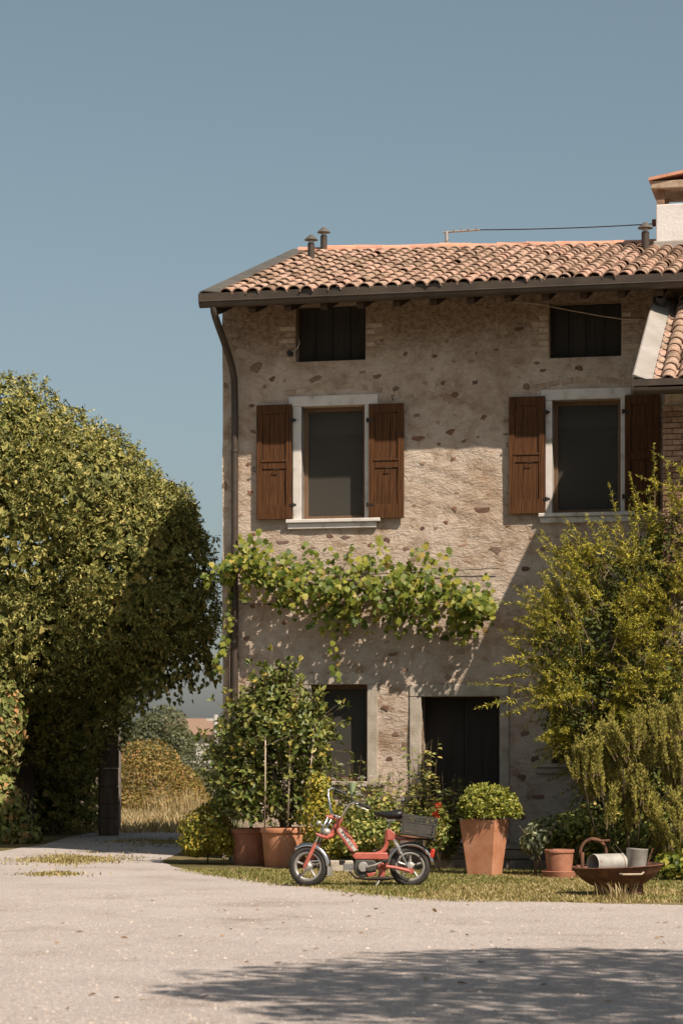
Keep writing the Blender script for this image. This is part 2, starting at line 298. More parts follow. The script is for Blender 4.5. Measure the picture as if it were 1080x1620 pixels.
M['spray'] = leaf_mat('feathery_leaf', [(0, (0.08, 0.095, 0.015)), (0.45, (0.25, 0.24, 0.03)), (0.8, (0.44, 0.38, 0.045)), (1, (0.60, 0.49, 0.06))], 0.16, 0.55, 0.2)
M['sprayin'] = leaf_mat('inner_feathery_leaf', [(0, (0.04, 0.055, 0.012)), (1, (0.12, 0.13, 0.028))], 0.1, 0.6, 0.15)  # inner leaves coloured darker to paint in shade between the sprays
M['rosemary'] = leaf_mat('rosemary_needle', [(0, (0.11, 0.11, 0.022)), (0.5, (0.26, 0.235, 0.05)), (1, (0.42, 0.35, 0.09))], 0.1, 0.6, 0.15)
M['boxleaf'] = leaf_mat('round_shrub_leaf', [(0, (0.120, 0.150, 0.026)), (0.5, (0.264, 0.282, 0.048)), (1, (0.432, 0.396, 0.084))], 0.2, 0.45, 0.3)
M['bed'] = leaf_mat('bed_leaf', [(0, (0.086, 0.121, 0.031)), (0.5, (0.207, 0.241, 0.061)), (0.85, (0.380, 0.345, 0.095)), (1, (0.517, 0.380, 0.121))], 0.16, 0.55, 0.2)
M['silver'] = leaf_mat('silvery_leaf', [(0, (0.084, 0.108, 0.042)), (0.5, (0.204, 0.216, 0.108)), (1, (0.504, 0.504, 0.336))], 0.2, 0.5)
M['ochre'] = leaf_mat('ochre_leaf', [(0, (0.132, 0.114, 0.030)), (0.5, (0.264, 0.198, 0.048)), (0.85, (0.360, 0.228, 0.072)), (1, (0.408, 0.192, 0.084))], 0.25, 0.6)
M['olive'] = leaf_mat('grey_green_leaf', [(0, (0.06, 0.072, 0.03)), (0.5, (0.12, 0.13, 0.06)), (1, (0.18, 0.18, 0.09))], 0.2, 0.6)
M['grass'] = leaf_mat('lawn_blade', [(0, (0.138, 0.144, 0.034)), (0.4, (0.276, 0.230, 0.081)), (0.75, (0.437, 0.333, 0.161)), (1, (0.552, 0.437, 0.253))], 0.25, 0.7, 0.2)
M['greengrass'] = leaf_mat('green_blade', [(0, (0.07, 0.10, 0.02)), (0.6, (0.16, 0.18, 0.04)), (1, (0.28, 0.26, 0.08))], 0.3, 0.6, 0.2)
M['drygrass'] = leaf_mat('dry_blade', [(0, (0.26, 0.19, 0.09)), (0.5, (0.40, 0.30, 0.16)), (1, (0.52, 0.42, 0.25))], 0.25, 0.8, 0.2)
M['deadleaf'] = leaf_mat('fallen_leaf', [(0, (0.14, 0.075, 0.035)), (0.5, (0.27, 0.15, 0.07)), (1, (0.36, 0.25, 0.14))], 0.1, 0.8)
M['whiteflower'] = leaf_mat('white_petal', [(0, (0.55, 0.53, 0.46)), (1, (0.72, 0.70, 0.62))], 0.3, 0.7, tint=(1, 1, 1))
M['redflower'] = leaf_mat('red_petal', [(0, (0.45, 0.05, 0.02)), (1, (0.62, 0.11, 0.04))], 0.3, 0.6, tint=(1, .8, .6))

# ------------------------------------------------------------------ leaves
T_LEAF2 = (np.array([(0,0,0),(.30,.42,.07),(0,1,-.06),(-.30,.42,.07)], float), np.array([(0,1,2),(0,2,3)]))
T_LEAF4 = (np.array([(0,0,0),(.2,.22,.05),(.23,.6,.06),(0,1,-.08),(-.23,.6,.06),(-.2,.22,.05)], float), np.array([(0,1,2,3),(0,3,4,5)]))
T_IVY = (np.array([(0,0,0),(.42,.12,.06),(.30,.55,.03),(0,1,-.1),(-.30,.55,.03),(-.42,.12,.06)], float), np.array([(0,1,2,3),(0,3,4,5)]))
T_NARROW = (np.array([(0,0,0),(.17,.3,.05),(.15,.62,.05),(0,1,-.08),(-.15,.62,.05),(-.17,.3,.05)], float), np.array([(0,1,2,3),(0,3,4,5)]))
T_NEEDLE = (np.array([(0,0,0),(.09,.5,.02),(0,1,0),(-.09,.5,.02)], float), np.array([(0,1,2),(0,2,3)]))
_vp = [(0,-.02),(.30,-.16),(.34,.10),(.58,.20),(.36,.40),(.44,.72),(.17,.66),(0,1.0),(-.17,.66),(-.44,.72),(-.36,.40),(-.58,.20),(-.34,.10),(-.30,-.16)]
T_VINE = (np.array([(0,.3,0.0)] + [(x, y, -.14*(x*x + (y-.3)**2) + .05*abs(x)) for x, y in _vp]), np.array([(0, 1+i, 1+(i+1) % 14) for i in range(14)]))

def unit(a):
    a = np.asarray(a, float); return a / np.maximum(1e-9, np.linalg.norm(a, axis=-1, keepdims=True))
def leaf_arrays(P, A, N, S, T):
    A = unit(A); X = unit(np.cross(A, N)); N = np.cross(X, A)
    tv, tf = T; k = len(tv)
    V = P[:, None, :] + S[:, None, None] * (tv[None, :, 0:1] * X[:, None, :] + tv[None, :, 1:2] * A[:, None, :] + tv[None, :, 2:3] * N[:, None, :])
    F = tf[None] + (np.arange(len(P)) * k)[:, None, None]
    return V.reshape(-1, 3), F.reshape(-1, tf.shape[1])
def leaves(name, P, A, N, S, T, mat, parent=None, kind=None):
    V, F = leaf_arrays(np.asarray(P, float), A, N, np.asarray(S, float), T)
    o = obj(name, np_mesh(name, V, F), mat, parent)
    if kind: o['kind'] = kind
    return o
def sph(n): return unit(RNG.normal(size=(n, 3)))
def shell(ells, n, thick=0.25, rough=0.12, nscale=1.6, seed=0, inner=0.35):
    """points on and a little under the lumpy outside of a union of ellipsoids -> P, outward normal"""
    E = [(np.array(c, float), np.array(r, float)) for c, r in ells]
    area = np.array([(r[0]*r[1])**.8 + (r[0]*r[2])**.8 + (r[1]*r[2])**.8 for _, r in E]); area /= area.sum()
    PP, NN = [], []
    for (c, r), w in zip(E, area):
        m = int(n * w * 1.5); d = sph(m)
        f = 1 + rough * fnoise(d * r + c, nscale, seed) + rough*.5*fnoise(d * r + c, nscale*3.1, seed+1) - thick * RNG.random(m)**2.2
        p = c + d * r * f[:, None]; nn = unit(d / r); keep = np.ones(m, bool)
        for c2, r2 in E:
            if c2 is c: continue
            q = np.linalg.norm((p - c2) / r2, axis=1); keep &= q > (1 - inner)
        PP.append(p[keep]); NN.append(nn[keep])
    P = np.concatenate(PP); Nn = np.concatenate(NN)
    idx = RNG.permutation(len(P))[:n]; return P[idx], Nn[idx]
def tangent(N, droop=0.6, rnd=1.0):
    """leaf axis: lies roughly across the outward normal, drooping"""
    a = RNG.normal(size=N.shape) * rnd + np.array([0, 0, -droop]); a -= (a * N).sum(1, keepdims=True) * N * 0.8
    return unit(a)
def crown(name, ells, n, size, mat, parent, T=T_LEAF2, thick=0.3, rough=0.12, nscale=1.6, droop=0.5, seed=0, floor=None, tilt=0.6, kind=None, inner=0.35):
    P, N = shell(ells, n, thick, rough, nscale, seed, inner)
    if floor is not None:
        k = P[:, 2] > floor; P, N = P[k], N[k]
    A = tangent(N, droop); Nn = unit(N + RNG.normal(size=N.shape) * tilt)
    S = RNG.uniform(size[0], size[1], len(P))
    return leaves(name, P, A, Nn, S, T, mat, parent, kind)
def sprig_points(base, tips, bend, k, start=0.3):
    """curved stems base->tips; returns stem polylines and k leaf stations along each"""
    base = np.asarray(base, float); tips = np.asarray(tips, float); out = []
    for b, t in zip(base, tips):
        mid = (b + t) / 2 + np.array([0, 0, bend]) * np.linalg.norm(t - b)
        s = np.linspace(0, 1, k); out.append(((1-s)**2)[:, None]*b + (2*s*(1-s))[:, None]*mid + (s**2)[:, None]*t)
    return out
def stems(name, lines, r0, r1, mat, parent, n=4):
    mb = MB()
    for L in lines:
        m = len(L); mb.tube([tuple(p) for p in L], [r0 + (r1-r0)*i/(m-1) for i in range(m)], n, False)
    me = bpy.data.meshes.new(name); me.from_pydata(mb.v, [], mb.f); return obj(name, me, mat, parent)

# ================================================================== GROUND
def struct(o): o['kind'] = 'structure'; return o
def ground_mat():
    m, n, l, b = new_mat('earth_and_dry_grass'); tc = n.new('ShaderNodeTexCoord'); co = tc.outputs['Object']
    a = noise_node(n, l, co, 0.35, 8, 0.6); r = ramp(n, [(0.35, (0.085, 0.075, 0.028)), (0.5, (0.15, 0.12, 0.055)), (0.68, (0.24, 0.185, 0.10))]); l.new(a.outputs['Fac'], r.inputs['Fac'])
    l.new(r.outputs['Color'], b.inputs['Base Color']); b.inputs['Roughness'].default_value = 1.0; b.inputs['Specular IOR Level'].default_value = 0.05
    nb = noise_node(n, l, co, 30, 6, 0.7); bp = n.new('ShaderNodeBump'); bp.inputs['Strength'].default_value = 0.7; bp.inputs['Distance'].default_value = 0.02
    l.new(nb.outputs['Fac'], bp.inputs['Height']); l.new(bp.outputs['Normal'], b.inputs['Normal']); return m
def gravel_mat():
    m, n, l, b = new_mat('pale_gravel'); tc = n.new('ShaderNodeTexCoord'); co = tc.outputs['Object']
    a = noise_node(n, l, co, 0.8, 9, 0.62); r = ramp(n, [(0.28, (0.285, 0.235, 0.195)), (0.42, (0.40, 0.35, 0.318)), (0.7, (0.455, 0.405, 0.372))]); l.new(a.outputs['Fac'], r.inputs['Fac'])
    v = n.new('ShaderNodeTexVoronoi'); v.inputs['Scale'].default_value = 70; l.new(co, v.inputs['Vector'])
    sp = n.new('ShaderNodeSeparateColor'); l.new(v.outputs['Color'], sp.inputs[0]); r2 = ramp(n, [(0, (0.66, 0.62, 0.58)), (0.5, (1, 1, 1)), (1, (1.2, 1.18, 1.15))]); l.new(sp.outputs[0], r2.inputs['Fac'])
    mx = n.new('ShaderNodeMix'); mx.data_type = 'RGBA'; mx.blend_type = 'MULTIPLY'; mx.inputs[0].default_value = 0.7; l.new(r.outputs['Color'], mx.inputs[6]); l.new(r2.outputs['Color'], mx.inputs[7])
    l.new(mx.outputs[2], b.inputs['Base Color']); b.inputs['Roughness'].default_value = 1.0; b.inputs['Specular IOR Level'].default_value = 0.05
    nb = noise_node(n, l, co, 18, 10, 0.75); bp = n.new('ShaderNodeBump'); bp.inputs['Strength'].default_value = 0.7; bp.inputs['Distance'].default_value = 0.03
    l.new(nb.outputs['Fac'], bp.inputs['Height']); bp2 = n.new('ShaderNodeBump'); bp2.inputs['Strength'].default_value = 0.35; bp2.inputs['Distance'].default_value = 0.008
    l.new(v.outputs['Distance'], bp2.inputs['Height']); l.new(bp.outputs['Normal'], bp2.inputs['Normal']); l.new(bp2.outputs['Normal'], b.inputs['Normal']); return m
M['earth'] = ground_mat(); M['gravel'] = gravel_mat()
struct(MB().add([(-900, -60, 0), (900, -60, 0), (900, 1500, 0), (-900, 1500, 0)], [(0, 1, 2, 3)]).build('ground', M['earth']))

# edge of the gravel yard, photograph pixels on the ground
EDGE_PX = [(1400, 1440), (1080, 1433), (960, 1431), (830, 1426), (700, 1424), (600, 1416), (520, 1406), (430, 1396), (340, 1384), (285, 1374), (255, 1366), (262, 1358), (285, 1350)]
EDGE = [GR(*p) for p in EDGE_PX]
def rough_line(pts, step=0.12, amp=0.07, seed=0):
    out = []
    for a, b in zip(pts[:-1], pts[1:]):
        m = max(1, int((b - a).length / step))
        for i in range(m):
            p = a.lerp(b, i / m); q = np.array([[p.x, p.y, seed]])
            out.append(Vector((p.x + amp*float(fnoise(q, 2.3, 1)[0]), p.y + amp*1.8*float(fnoise(q, 3.1, 2)[0]), 0)))
    return out + [pts[-1]]
path_far = [GR(300, 1342), GR(292, 1322), GR(330, 1312), GR(420, 1306), GR(420, 1300), GR(330, 1302), GR(225, 1309), GR(150, 1316), GR(100, 1327), GR(62, 1338), GR(0, 1347), GR(-150, 1352)]
yard = rough_line(EDGE + path_far, 0.15, 0.06)
yard += [Vector((-9.5, 36, 0)), Vector((-8, 24, 0)), Vector((-6.5, 8, 0)), Vector((-6, -7, 0)), Vector((5.5, -7, 0)), Vector((6, 8, 0)), Vector((7, 20, 0))]  # unseen yard sides drawn in to cut light bounced at the wall
bm = bmesh.new(); f = bm.faces.new([bm.verts.new((p.x, p.y, 0.005)) for p in yard]); bm.normal_update()
if f.normal.z < 0: f.normal_flip()
bmesh.ops.triangulate(bm, faces=[f]); me = bpy.data.meshes.new('gravel_yard'); bm.to_mesh(me); bm.free()
struct(obj('gravel_yard', me, M['gravel']))

# ================================================================== FARMHOUSE
HR = -ANG
farm = thing('farmhouse', 'old three storey stone farmhouse with tiled roof and wooden shutters', 'house', HO, HR)
WALL_T = 0.42; ZTOP = 8.14; UR = 11.2
def rect(x0, y0, x1, y1):
    xs = [WP(x, y)[0] for x in (x0, x1) for y in (y0, y1)]
    u0 = WP(x0, (y0+y1)/2)[0]; u1 = WP(x1, (y0+y1)/2)[0]; um = (x0+x1)/2
    return [u0, u1, WP(um, y1)[1], WP(um, y0)[1]]
W1 = rect(477, 642, 577, 821); W2 = rect(873, 632, 981, 811)
A1 = rect(468, 482, 578, 571); A2 = rect(868, 478, 982, 565)
G1 = rect(492, 1083, 581, 1236); DR = rect(666, 1102, 790, 1330); DR[2] = 0.30
G2 = rect(872, 1125, 965, 1208)
HOLES = [W1, W2, A1, A2, G1, DR, G2]
def wall_disp(U, Z):
    p = np.stack([U*0.9, Z*1.7, np.zeros_like(U)], -1)
    d = 0.010*fnoise(p, 2.2, 1) + 0.009*fnoise(p, 6.5, 2) + 0.006*fnoise(p, 15, 3) + 0.02*fnoise(p, .5, 4)
    for u0, u1, z0, z1 in HOLES:
        dx = np.maximum(np.maximum(u0-U, U-u1), 0); dz = np.maximum(np.maximum(z0-Z, Z-z1), 0)
        d = d * np.clip(np.sqrt(dx**2+dz**2)/0.25, 0, 1)
    return d
def lines(a, b, step, extra):
    xs = sorted(set([a, b] + [e for e in extra if a < e < b])); out = []
    for p, q in zip(xs[:-1], xs[1:]):
        m = max(1, round((q-p)/step)); out += [p + (q-p)*i/m for i in range(m)]
    return np.array(out + [xs[-1]])
us = np.concatenate([lines(0, 7.6, 0.042, [h for r in HOLES for h in r[:2]]), np.linspace(7.8, UR, 10)])
zs = lines(0, ZTOP, 0.042, [h for r in HOLES for h in r[2:]])
UU, ZZ = np.meshgrid(us, zs); DD = wall_disp(UU, ZZ)
Uj = UU.copy(); Uj[:, 0] += 0.015*fnoise(np.stack([zs*0, zs, zs*0], -1), 3, 1) + 0.03*np.clip((zs-4)/4, -1, 1)*-1*0
V = np.stack([Uj, -DD, ZZ], -1).reshape(-1, 3); nu = len(us); F = []
uc = (us[:-1]+us[1:])/2; zc = (zs[:-1]+zs[1:])/2
hole = np.zeros((len(zc), len(uc)), bool)
for u0, u1, z0, z1 in HOLES: hole |= ((zc[:, None] > z0) & (zc[:, None] < z1) & (uc[None] > u0) & (uc[None] < u1))
J, I = np.where(~hole); F = np.stack([J*nu+I, J*nu+I+1, (J+1)*nu+I+1, (J+1)*nu+I], -1)
# reveals of the openings
V = list(map(tuple, V)); F = list(map(tuple, F))
for u0, u1, z0, z1 in HOLES:
    b = len(V); T = WALL_T
    V += [(u0,0,z0),(u1,0,z0),(u1,0,z1),(u0,0,z1),(u0,T,z0),(u1,T,z0),(u1,T,z1),(u0,T,z1)]
    F += [(b,b+1,b+5,b+4),(b+1,b+2,b+6,b+5),(b+2,b+3,b+7,b+6),(b+3,b,b+4,b+7)]
me = bpy.data.meshes.new('wall'); me.from_pydata(V, [], F); me.shade_smooth(); me.set_sharp_from_angle(angle=math.radians(40))
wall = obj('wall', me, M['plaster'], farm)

# ---- roof geometry (local: x=u, y=-d into the house, z)
uL = WP(318, 478, 1.04)[0]; ZE = WP(318, 470, 1.04)[1]                   # left verge, eave height
base = house(uL, 0, 0); q = (462 - CX) / F_PX
dR = (q*base.y - base.x) / (NV.x - q*NV.y); yR = -dR
ZR = EYE + (HOR - 391) / F_PX * (base.y + NV.y*dR) - 0.13
yE = -1.0; SL = (ZR - ZE) / (yR - yE); TH = math.atan(SL); LEN = math.hypot(yR-yE, ZR-ZE)
print('roof: ridge y %.2f z %.2f eave z %.2f slope %.3f len %.2f uL %.2f' % (yR, ZR, ZE, SL, LEN, uL))
SAG = -0.024
def sag(u, y): return SAG*(u-uL)*max(0.0, min(1.0, (y-yE)/(yR-yE)))
def zroof(y, u=None): return ZE + SL*(y - yE) + (sag(u, y) if u is not None else 0)
def RP(px, py, dz=0.0):
    """pixel -> local point on the front roof slope"""
    c = Vector((0, 0, EYE)); k = Vector(((px-CX)/F_PX, 1, (HOR-py)/F_PX))
    lo, hi = 30.0, 45.0
    def g(t):
        p = c + k*t; y = -(p-HO).dot(NV); return p.z - zroof(y, (p-HO).dot(RV)) - dz
    for _ in range(60):
        mid = (lo+hi)/2
        if g(mid) > 0: lo = mid
        else: hi = mid
    p = c + k*lo; return Vector(((p-HO).dot(RV), -(p-HO).dot(NV), p.z))
DEPTH = 2*yR + 0.0
# gables, back wall
for u in (0.0, UR):
    g = MB()
    s = 1 if u == 0 else -1
    poly = [(0.004, 0), (DEPTH, 0), (DEPTH, zroof(0)-.14), (yR, ZR-.16+sag(u, yR)), (0.004, zroof(0)-.14)]
    g.prism(poly, u + s*0.004, u + s*0.4, 'x')
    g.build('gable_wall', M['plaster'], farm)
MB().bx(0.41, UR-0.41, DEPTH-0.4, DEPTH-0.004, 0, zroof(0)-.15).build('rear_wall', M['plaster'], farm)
fl = MB()
for z in (0.28, 3.35, 6.35): fl.bx(0.41, UR-0.41, WALL_T+0.02, DEPTH-0.41, z-0.18, z)
fl.build('floor', M['dark'], farm)

MB().bx(0.42, UR-0.42, 1.3, 1.4, 0.3, 8.0).build('dark_backing', M['dark'], farm)  # unseen dark sheet added so the rooms behind the windows look unlit
roof = MB()
t = 0.10
prof = [(yE+0.02, ZE-0.02), (yR, ZR-0.02), (2*yR-yE, ZE-0.02), (2*yR-yE, ZE-0.02-t), (yR, ZR-0.02-t), (yE+0.02, ZE-0.02-t)]
roof.prism(prof, uL+0.03, UR+0.4, 'x')
roof.v = [(u_, y_, z_ + SAG*(u_-uL)*(1 if abs(y_-yR) < .01 else 0)) for u_, y_, z_ in roof.v]
roof = roof.build('roof', M['timber'], farm)
def soffit():
    for i in range(24):
        u = 0.15 + i*0.52
        if u > UR: break
        m = MB(); y0, y1 = yE+0.12, 0.35
        m.prism([(y0, zroof(y0)-0.125), (y1, zroof(y1)-0.125), (y1, zroof(y1)-0.27), (y0+.05, zroof(y0)-0.25), (y0, zroof(y0)-.2)], u-0.05, u+0.05, 'x')
        m.build('rafter', M['timber'], roof)
soffit()
# ---- coppi
def coppo(name, r0=0.098, r1=0.074, L=0.46, th=0.014, seg=7):
    v = []; f = []
    for (r, y) in ((r0, 0), (r1, L)):
        for rr in (r, r-th):
            for i in range(seg+1):
                a = PI*i/seg; v.append((rr*math.cos(a), y, rr*math.sin(a)*0.92))
    n = seg+1
    for i in range(seg):
        f += [(i+1, i, 2*n+i, 2*n+i+1), (n+i, n+i+1, 3*n+i+1, 3*n+i), (i, i+1, n+i+1, n+i)]
    f += [(0, n, 3*n, 2*n), (n+seg, seg, 2*n+seg, 3*n+seg)]
    me = bpy.data.meshes.new(name); me.from_pydata(v, [], f); me.materials.append(M['tile']); return me
tile_meshes = [coppo('roof_tile'), coppo('roof_tile', 0.102, 0.078, 0.46, 0.016), coppo('roof_tile', 0.094, 0.072, 0.45, 0.013)]
def lay_tiles(parent, u0, u1, spacing, exposure, y_eave, z_eave, theta, length, first, keep, part_name='roof_tile', drop=lambda u, y: 0.0):
    """cover tiles in courses; the biggest 'keep' become single parts, the rest one joined part"""
    rows = int(length/exposure)+1; cols = int((u1-u0)/spacing)+1; cand = []
    for c in range(cols):
        jitter = random.gauss(0, 0.006)
        for r in range(rows):
            s = r*exposure - 0.03 + random.gauss(0, 0.016) + (random.uniform(-.035, .03) if r == 0 else 0)
            if s > length - 0.12: continue
            u = u0 + c*spacing + jitter + random.gauss(0, 0.006)
            y = y_eave + s*math.cos(theta); z = z_eave + s*math.sin(theta)
            cand.append((r, c, u, y, z + drop(u, y)))
    cand.sort(key=lambda q: first(q)); n = 0; V = []; F = []
    for r, c, u, y, z in cand:
        me = random.choice(tile_meshes)
        mt = Matrix.Translation((u, y, z)) @ Matrix.Rotation(random.gauss(0, 0.035), 4, 'Z') @ Matrix.Rotation(theta - 0.035 + random.gauss(0, 0.008), 4, 'X') @ Matrix.Translation((0, 0, 0.028)) @ Matrix.Rotation(random.gauss(0, .03), 4, 'Y')
        if n < keep:
            o = link(bpy.data.objects.new(part_name, me)); o.parent = parent; o.matrix_local = mt; n += 1
        else:
            b = len(V); V += [tuple(mt @ v.co) for v in me.vertices]; F += [tuple(b+i for i in p.vertices) for p in me.polygons]
    if V:
        mm = bpy.data.meshes.new('far_tiles'); mm.from_pydata(V, [], F); o = obj('tile_courses', mm, M['tile'], parent); o['kind'] = 'stuff'
    # channel tiles under the covers
    V = []; F = []
    for c in range(-1, cols):
        uc_ = u0 + (c+0.5)*spacing
        for r in range(rows):
            s0 = r*exposure; s1 = min(length, s0+exposure+.05); b = len(V)
            for s, dz in ((s0, 0.03), (s1, 0.012)):
                for i in range(5):
                    a = PI + PI*i/4; x = 0.085*math.cos(a); h = 0.05 + 0.05*math.sin(a) + dz - 0.02
                    yy = y_eave + s*math.cos(theta) - h*math.sin(theta); V.append((uc_+x, yy, z_eave + s*math.sin(theta) + h*math.cos(theta) + drop(uc_, yy)))
            F += [(b+i, b+i+1, b+5+i+1, b+5+i) for i in range(4)]
    mm = bpy.data.meshes.new('channel_tiles'); mm.from_pydata(V, [], F); o = obj('channel_tiles', mm, M['tile'], parent); o['kind'] = 'stuff'
uT0 = WP(357, 462, 1.02)[0]
lay_tiles(roof, uT0, UR+0.3, 0.2, 0.37, yE-0.02, ZE, TH, LEN, lambda q: q[0]*1.0 + (100 if q[2] > 7.6 else 0), 296, drop=sag)
# rear slope: one tiled sheet
rear = MB(); rear.add([(uL, yR, ZR+0.02), (UR+.4, yR, ZR+0.02+sag(UR+.4, yR)), (UR+.4, 2*yR-yE, ZE+0.04), (uL, 2*yR-yE, ZE+0.04)], [(0, 1, 2, 3)]); rear.build('rear_tiles', M['tile'], roof)
# ridge tiles, pale new clay
rm = MB(); n_ = 8
for (rr, x) in ((0.135, -0.02), (0.115, 0.50)):
    for r_ in (rr, rr-0.018):
        for i in range(n_+1):
            a = PI*i/n_; rm.v.append((x, r_*math.cos(a), r_*math.sin(a)*0.75))
n = n_+1
for i in range(n_): rm.f += [(i, i+1, 2*n+i+1, 2*n+i), (n+i, 3*n+i, 3*n+i+1, n+i+1), (i, n+i, n+i+1, i+1)]
rme = rm.mesh('ridge_tile'); rme.materials.append(M['ridge'])
x = uL + 0.14; i = 0
while x < UR + 0.2:
    o = link(bpy.data.objects.new('ridge_tile', rme)); o.parent = roof; o.location = (x, yR, ZR + 0.03 + sag(x, yR) + random.gauss(0, .008)); o.rotation_euler = (0, random.gauss(0.018, 0.012), random.gauss(0, .02)); x += 0.465
# verge flashing on the left slope
ct, st = math.cos(TH), math.sin(TH)
def slope_pt(u, s, h): return (u, yE - 0.03 + s*ct - h*st, ZE + s*st + h*ct)
vm = MB()
pr = [(uL-0.02, -0.10), (uL-0.02, 0.075), (uL+0.03, 0.095), (uL+0.30, 0.06), (uL+0.30, 0.045), (uL+0.03, 0.075), (uL-0.0, 0.06), (uL-0.0, -0.10)]
vm.add([slope_pt(u, 0, h) for u, h in pr] + [slope_pt(u, LEN+0.02, h) for u, h in pr], [(i, (i+1) % 8, (i+1) % 8+8, i+8) for i in range(8)] + [tuple(range(8)), tuple(range(15, 7, -1))])
vm.build('verge_flashing', M['flash'], roof)

# ---- gutter and downpipe
gm = MB(); gy = yE - 0.02; gz = ZE - 0.075; gr = 0.075
prof = []
for i in range(11):
    a = PI + PI*i/10; prof.append((gy + gr*math.cos(a), gz + gr*math.sin(a)*1.05))
prof += [(gy+gr-0.006, gz)] + [(gy + (gr-0.006)*math.cos(a), gz + (gr-0.006)*math.sin(a)) for a in [2*PI - PI*i/10 for i in range(11)]][1:]
gm.prism(prof, uL-0.02, UR+0.4, 'x')
gutter = gm.build('gutter', M['gutter'], farm, auto=40)
MB().tube([(uL-0.02, gy-gr-0.002, gz+0.004), (UR+0.4, gy-gr-0.002, gz+0.004)], 0.011, 8).build('gutter_bead', M['gutter'], gutter)
MB().bx(uL-0.03, UR+0.4, gy-gr+0.018, gy-gr+0.03, gz+0.018, gz+0.12).build('drip_edge', M['gutter'], gutter)
for i in range(14):
    u = uL+0.35+i*0.9; MB().bx(u-0.012, u+0.012, gy-gr-0.006, gy+gr, gz-0.004, gz+0.004).build('gutter_bracket', M['gutter'], gutter)
pipe = []
for px, py, d in [(338, 486, 1.02), (338.5, 492, 1.02), (341, 502, .95), (346, 517, .80), (353, 536, .6), (361, 560, .36), (367, 580, .2), (370.5, 600, .12), (371.5, 640, .10)]:
    u, z = WP(px, py, d); pipe.append((u, -d, z))
u = pipe[-1][0]
dp = pipe + [(u, -.10, 4.0), (u, -.10, 0.35)]
dpm = MB().tube(dp, 0.05, 14).build('downpipe', M['gutter'], farm, smooth=False, auto=50)
for z in (5.9, 4.3, 2.2): MB().lathe([(0.054, -0.02), (0.057, -0.015), (0.057, .015), (0.054, .02)], 14, (u, -.10, z)).bx(u-.012, u+.012, -.07, .05, z-.01, z+.01).build('pipe_clamp', M['gutter'], dpm)

# ---- stones set in the plaster
def stone_mesh(seed):
    r = random.Random(seed); k = 9; V = [(0.0, -1.0, 0.0)]; rad = [r.uniform(0.5, 1.15) for _ in range(k)]
    for ring, (sc, y) in enumerate(((0.72, -0.85), (1.0, 0.0))):
        for i in range(k):
            a = 2*PI*i/k + r.uniform(-.15, .15); V.append((sc*rad[i]*math.cos(a), y + r.uniform(-.15, .15), sc*rad[i]*math.sin(a)))
    F = [(0, 1+(i+1) % k, 1+i) for i in range(k)] + [(1+i, 1+(i+1) % k, 1+k+(i+1) % k, 1+k+i) for i in range(k)]
    me = bpy.data.meshes.new('wall_stone'); me.from_pydata(V, [], F); me.materials.append(M['stone']); return me
stone_meshes = [stone_mesh(i) for i in range(9)]
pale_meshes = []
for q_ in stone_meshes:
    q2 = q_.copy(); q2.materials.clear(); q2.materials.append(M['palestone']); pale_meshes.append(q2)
placed = []
def put_stone(u, z, w, h, rot=0.0, proud=0.012, mat=None):
    for u0, u1, z0, z1 in HOLES:
        if u0-.17 < u < u1+.17 and z0-.12 < z < z1+.17: return False
    for a, b, c in placed:
        if math.hypot(u-a, z-b) < (c+max(w, h))*0.55: return False
    d = float(wall_disp(np.array([u]), np.array([z]))[0])
    o = link(bpy.data.objects.new('stone', random.choice(mat or stone_meshes))); o.parent = wall
    o.location = (u, -d + 0.006, z); o.scale = (w/2, proud+0.006, h/2); o.rotation_euler = (0, rot, 0); placed.append((u, z, max(w, h))); return True
STONES = [(405,583,26,19),(430,600,14,9),(450,601,10,9),(418,612,9,9),(439,614,26,8),(421,632,27,14),(398,642,15,8),(392,665,8,8),(400,683,12,8),(783,870,28,15),(763,807,25,17),(719,805,12,11),(705,827,11,9),(667,836,10,9),(689,836,11,7),
    (716,726,13,8),(669,733,14,6),(664,748,14,7),(711,684,22,10),(661,694,27,9),(655,677,12,7),(658,657,13,8),(764,660,13,10),(782,659,10,9),(692,668,8,8),(799,687,12,5),(694,703,9,7),(734,698,12,6),
    (750,605,13,9),(686,563,12,8),(700,606,10,8),(718,624,16,11),(752,558,7,6),(784,553,9,6),(850,549,14,12),(848,574,12,7),(858,586,10,8),(832,612,11,11),(915,583,14,9),(954,576,8,6),(820,520,14,10),(800,525,10,7),
    (470,565,10,7),(490,579,16,8),(520,583,12,8),(553,575,10,6),(497,600,24,12),(596,595,14,10),(625,615,13,9),(603,538,10,8),(640,560,9,9),(648,650,11,8),(690,700,9,7),(670,520,10,7),(706,540,8,6),
    (447,858,22,11),(400,845,14,8),(388,870,12,9),(612,855,12,9),(640,868,14,9),(662,852,10,8),(700,880,16,10),(731,862,14,7),(585,862,10,8),(545,850,20,8),(521,848,14,8),(803,832,9,6),(830,900,16,11),(860,868,15,10),(878,905,12,9),(852,935,14,9),(905,860,14,10),(880,846,10,8),
    (371,835,9,14),(356,640,9,12),(357,700,10,10),(356,770,9,14),(357,610,8,12),(395,780,14,10),(392,735,12,8),(650,760,13,7),(680,770,12,6),(740,760,16,7),(760,740,12,6),(722,780,13,7),(775,780,12,7),(655,800,12,8),(745,845,22,9),(770,835,14,8),
    (400,960,14,9),(450,985,12,9),(620,1035,15,10),(640,1060,14,9),(700,1010,14,10),(390,1010,14,10),(545,1000,14,9),(610,1120,18,12),(625,1160,16,10),(640,1180,12,12),(615,1200,18,10),(830,1120,16,10),(830,1160,18,12),(845,1200,18,11),(825,1230,20,12),(850,1260,20,12),(825,1290,18,12)]
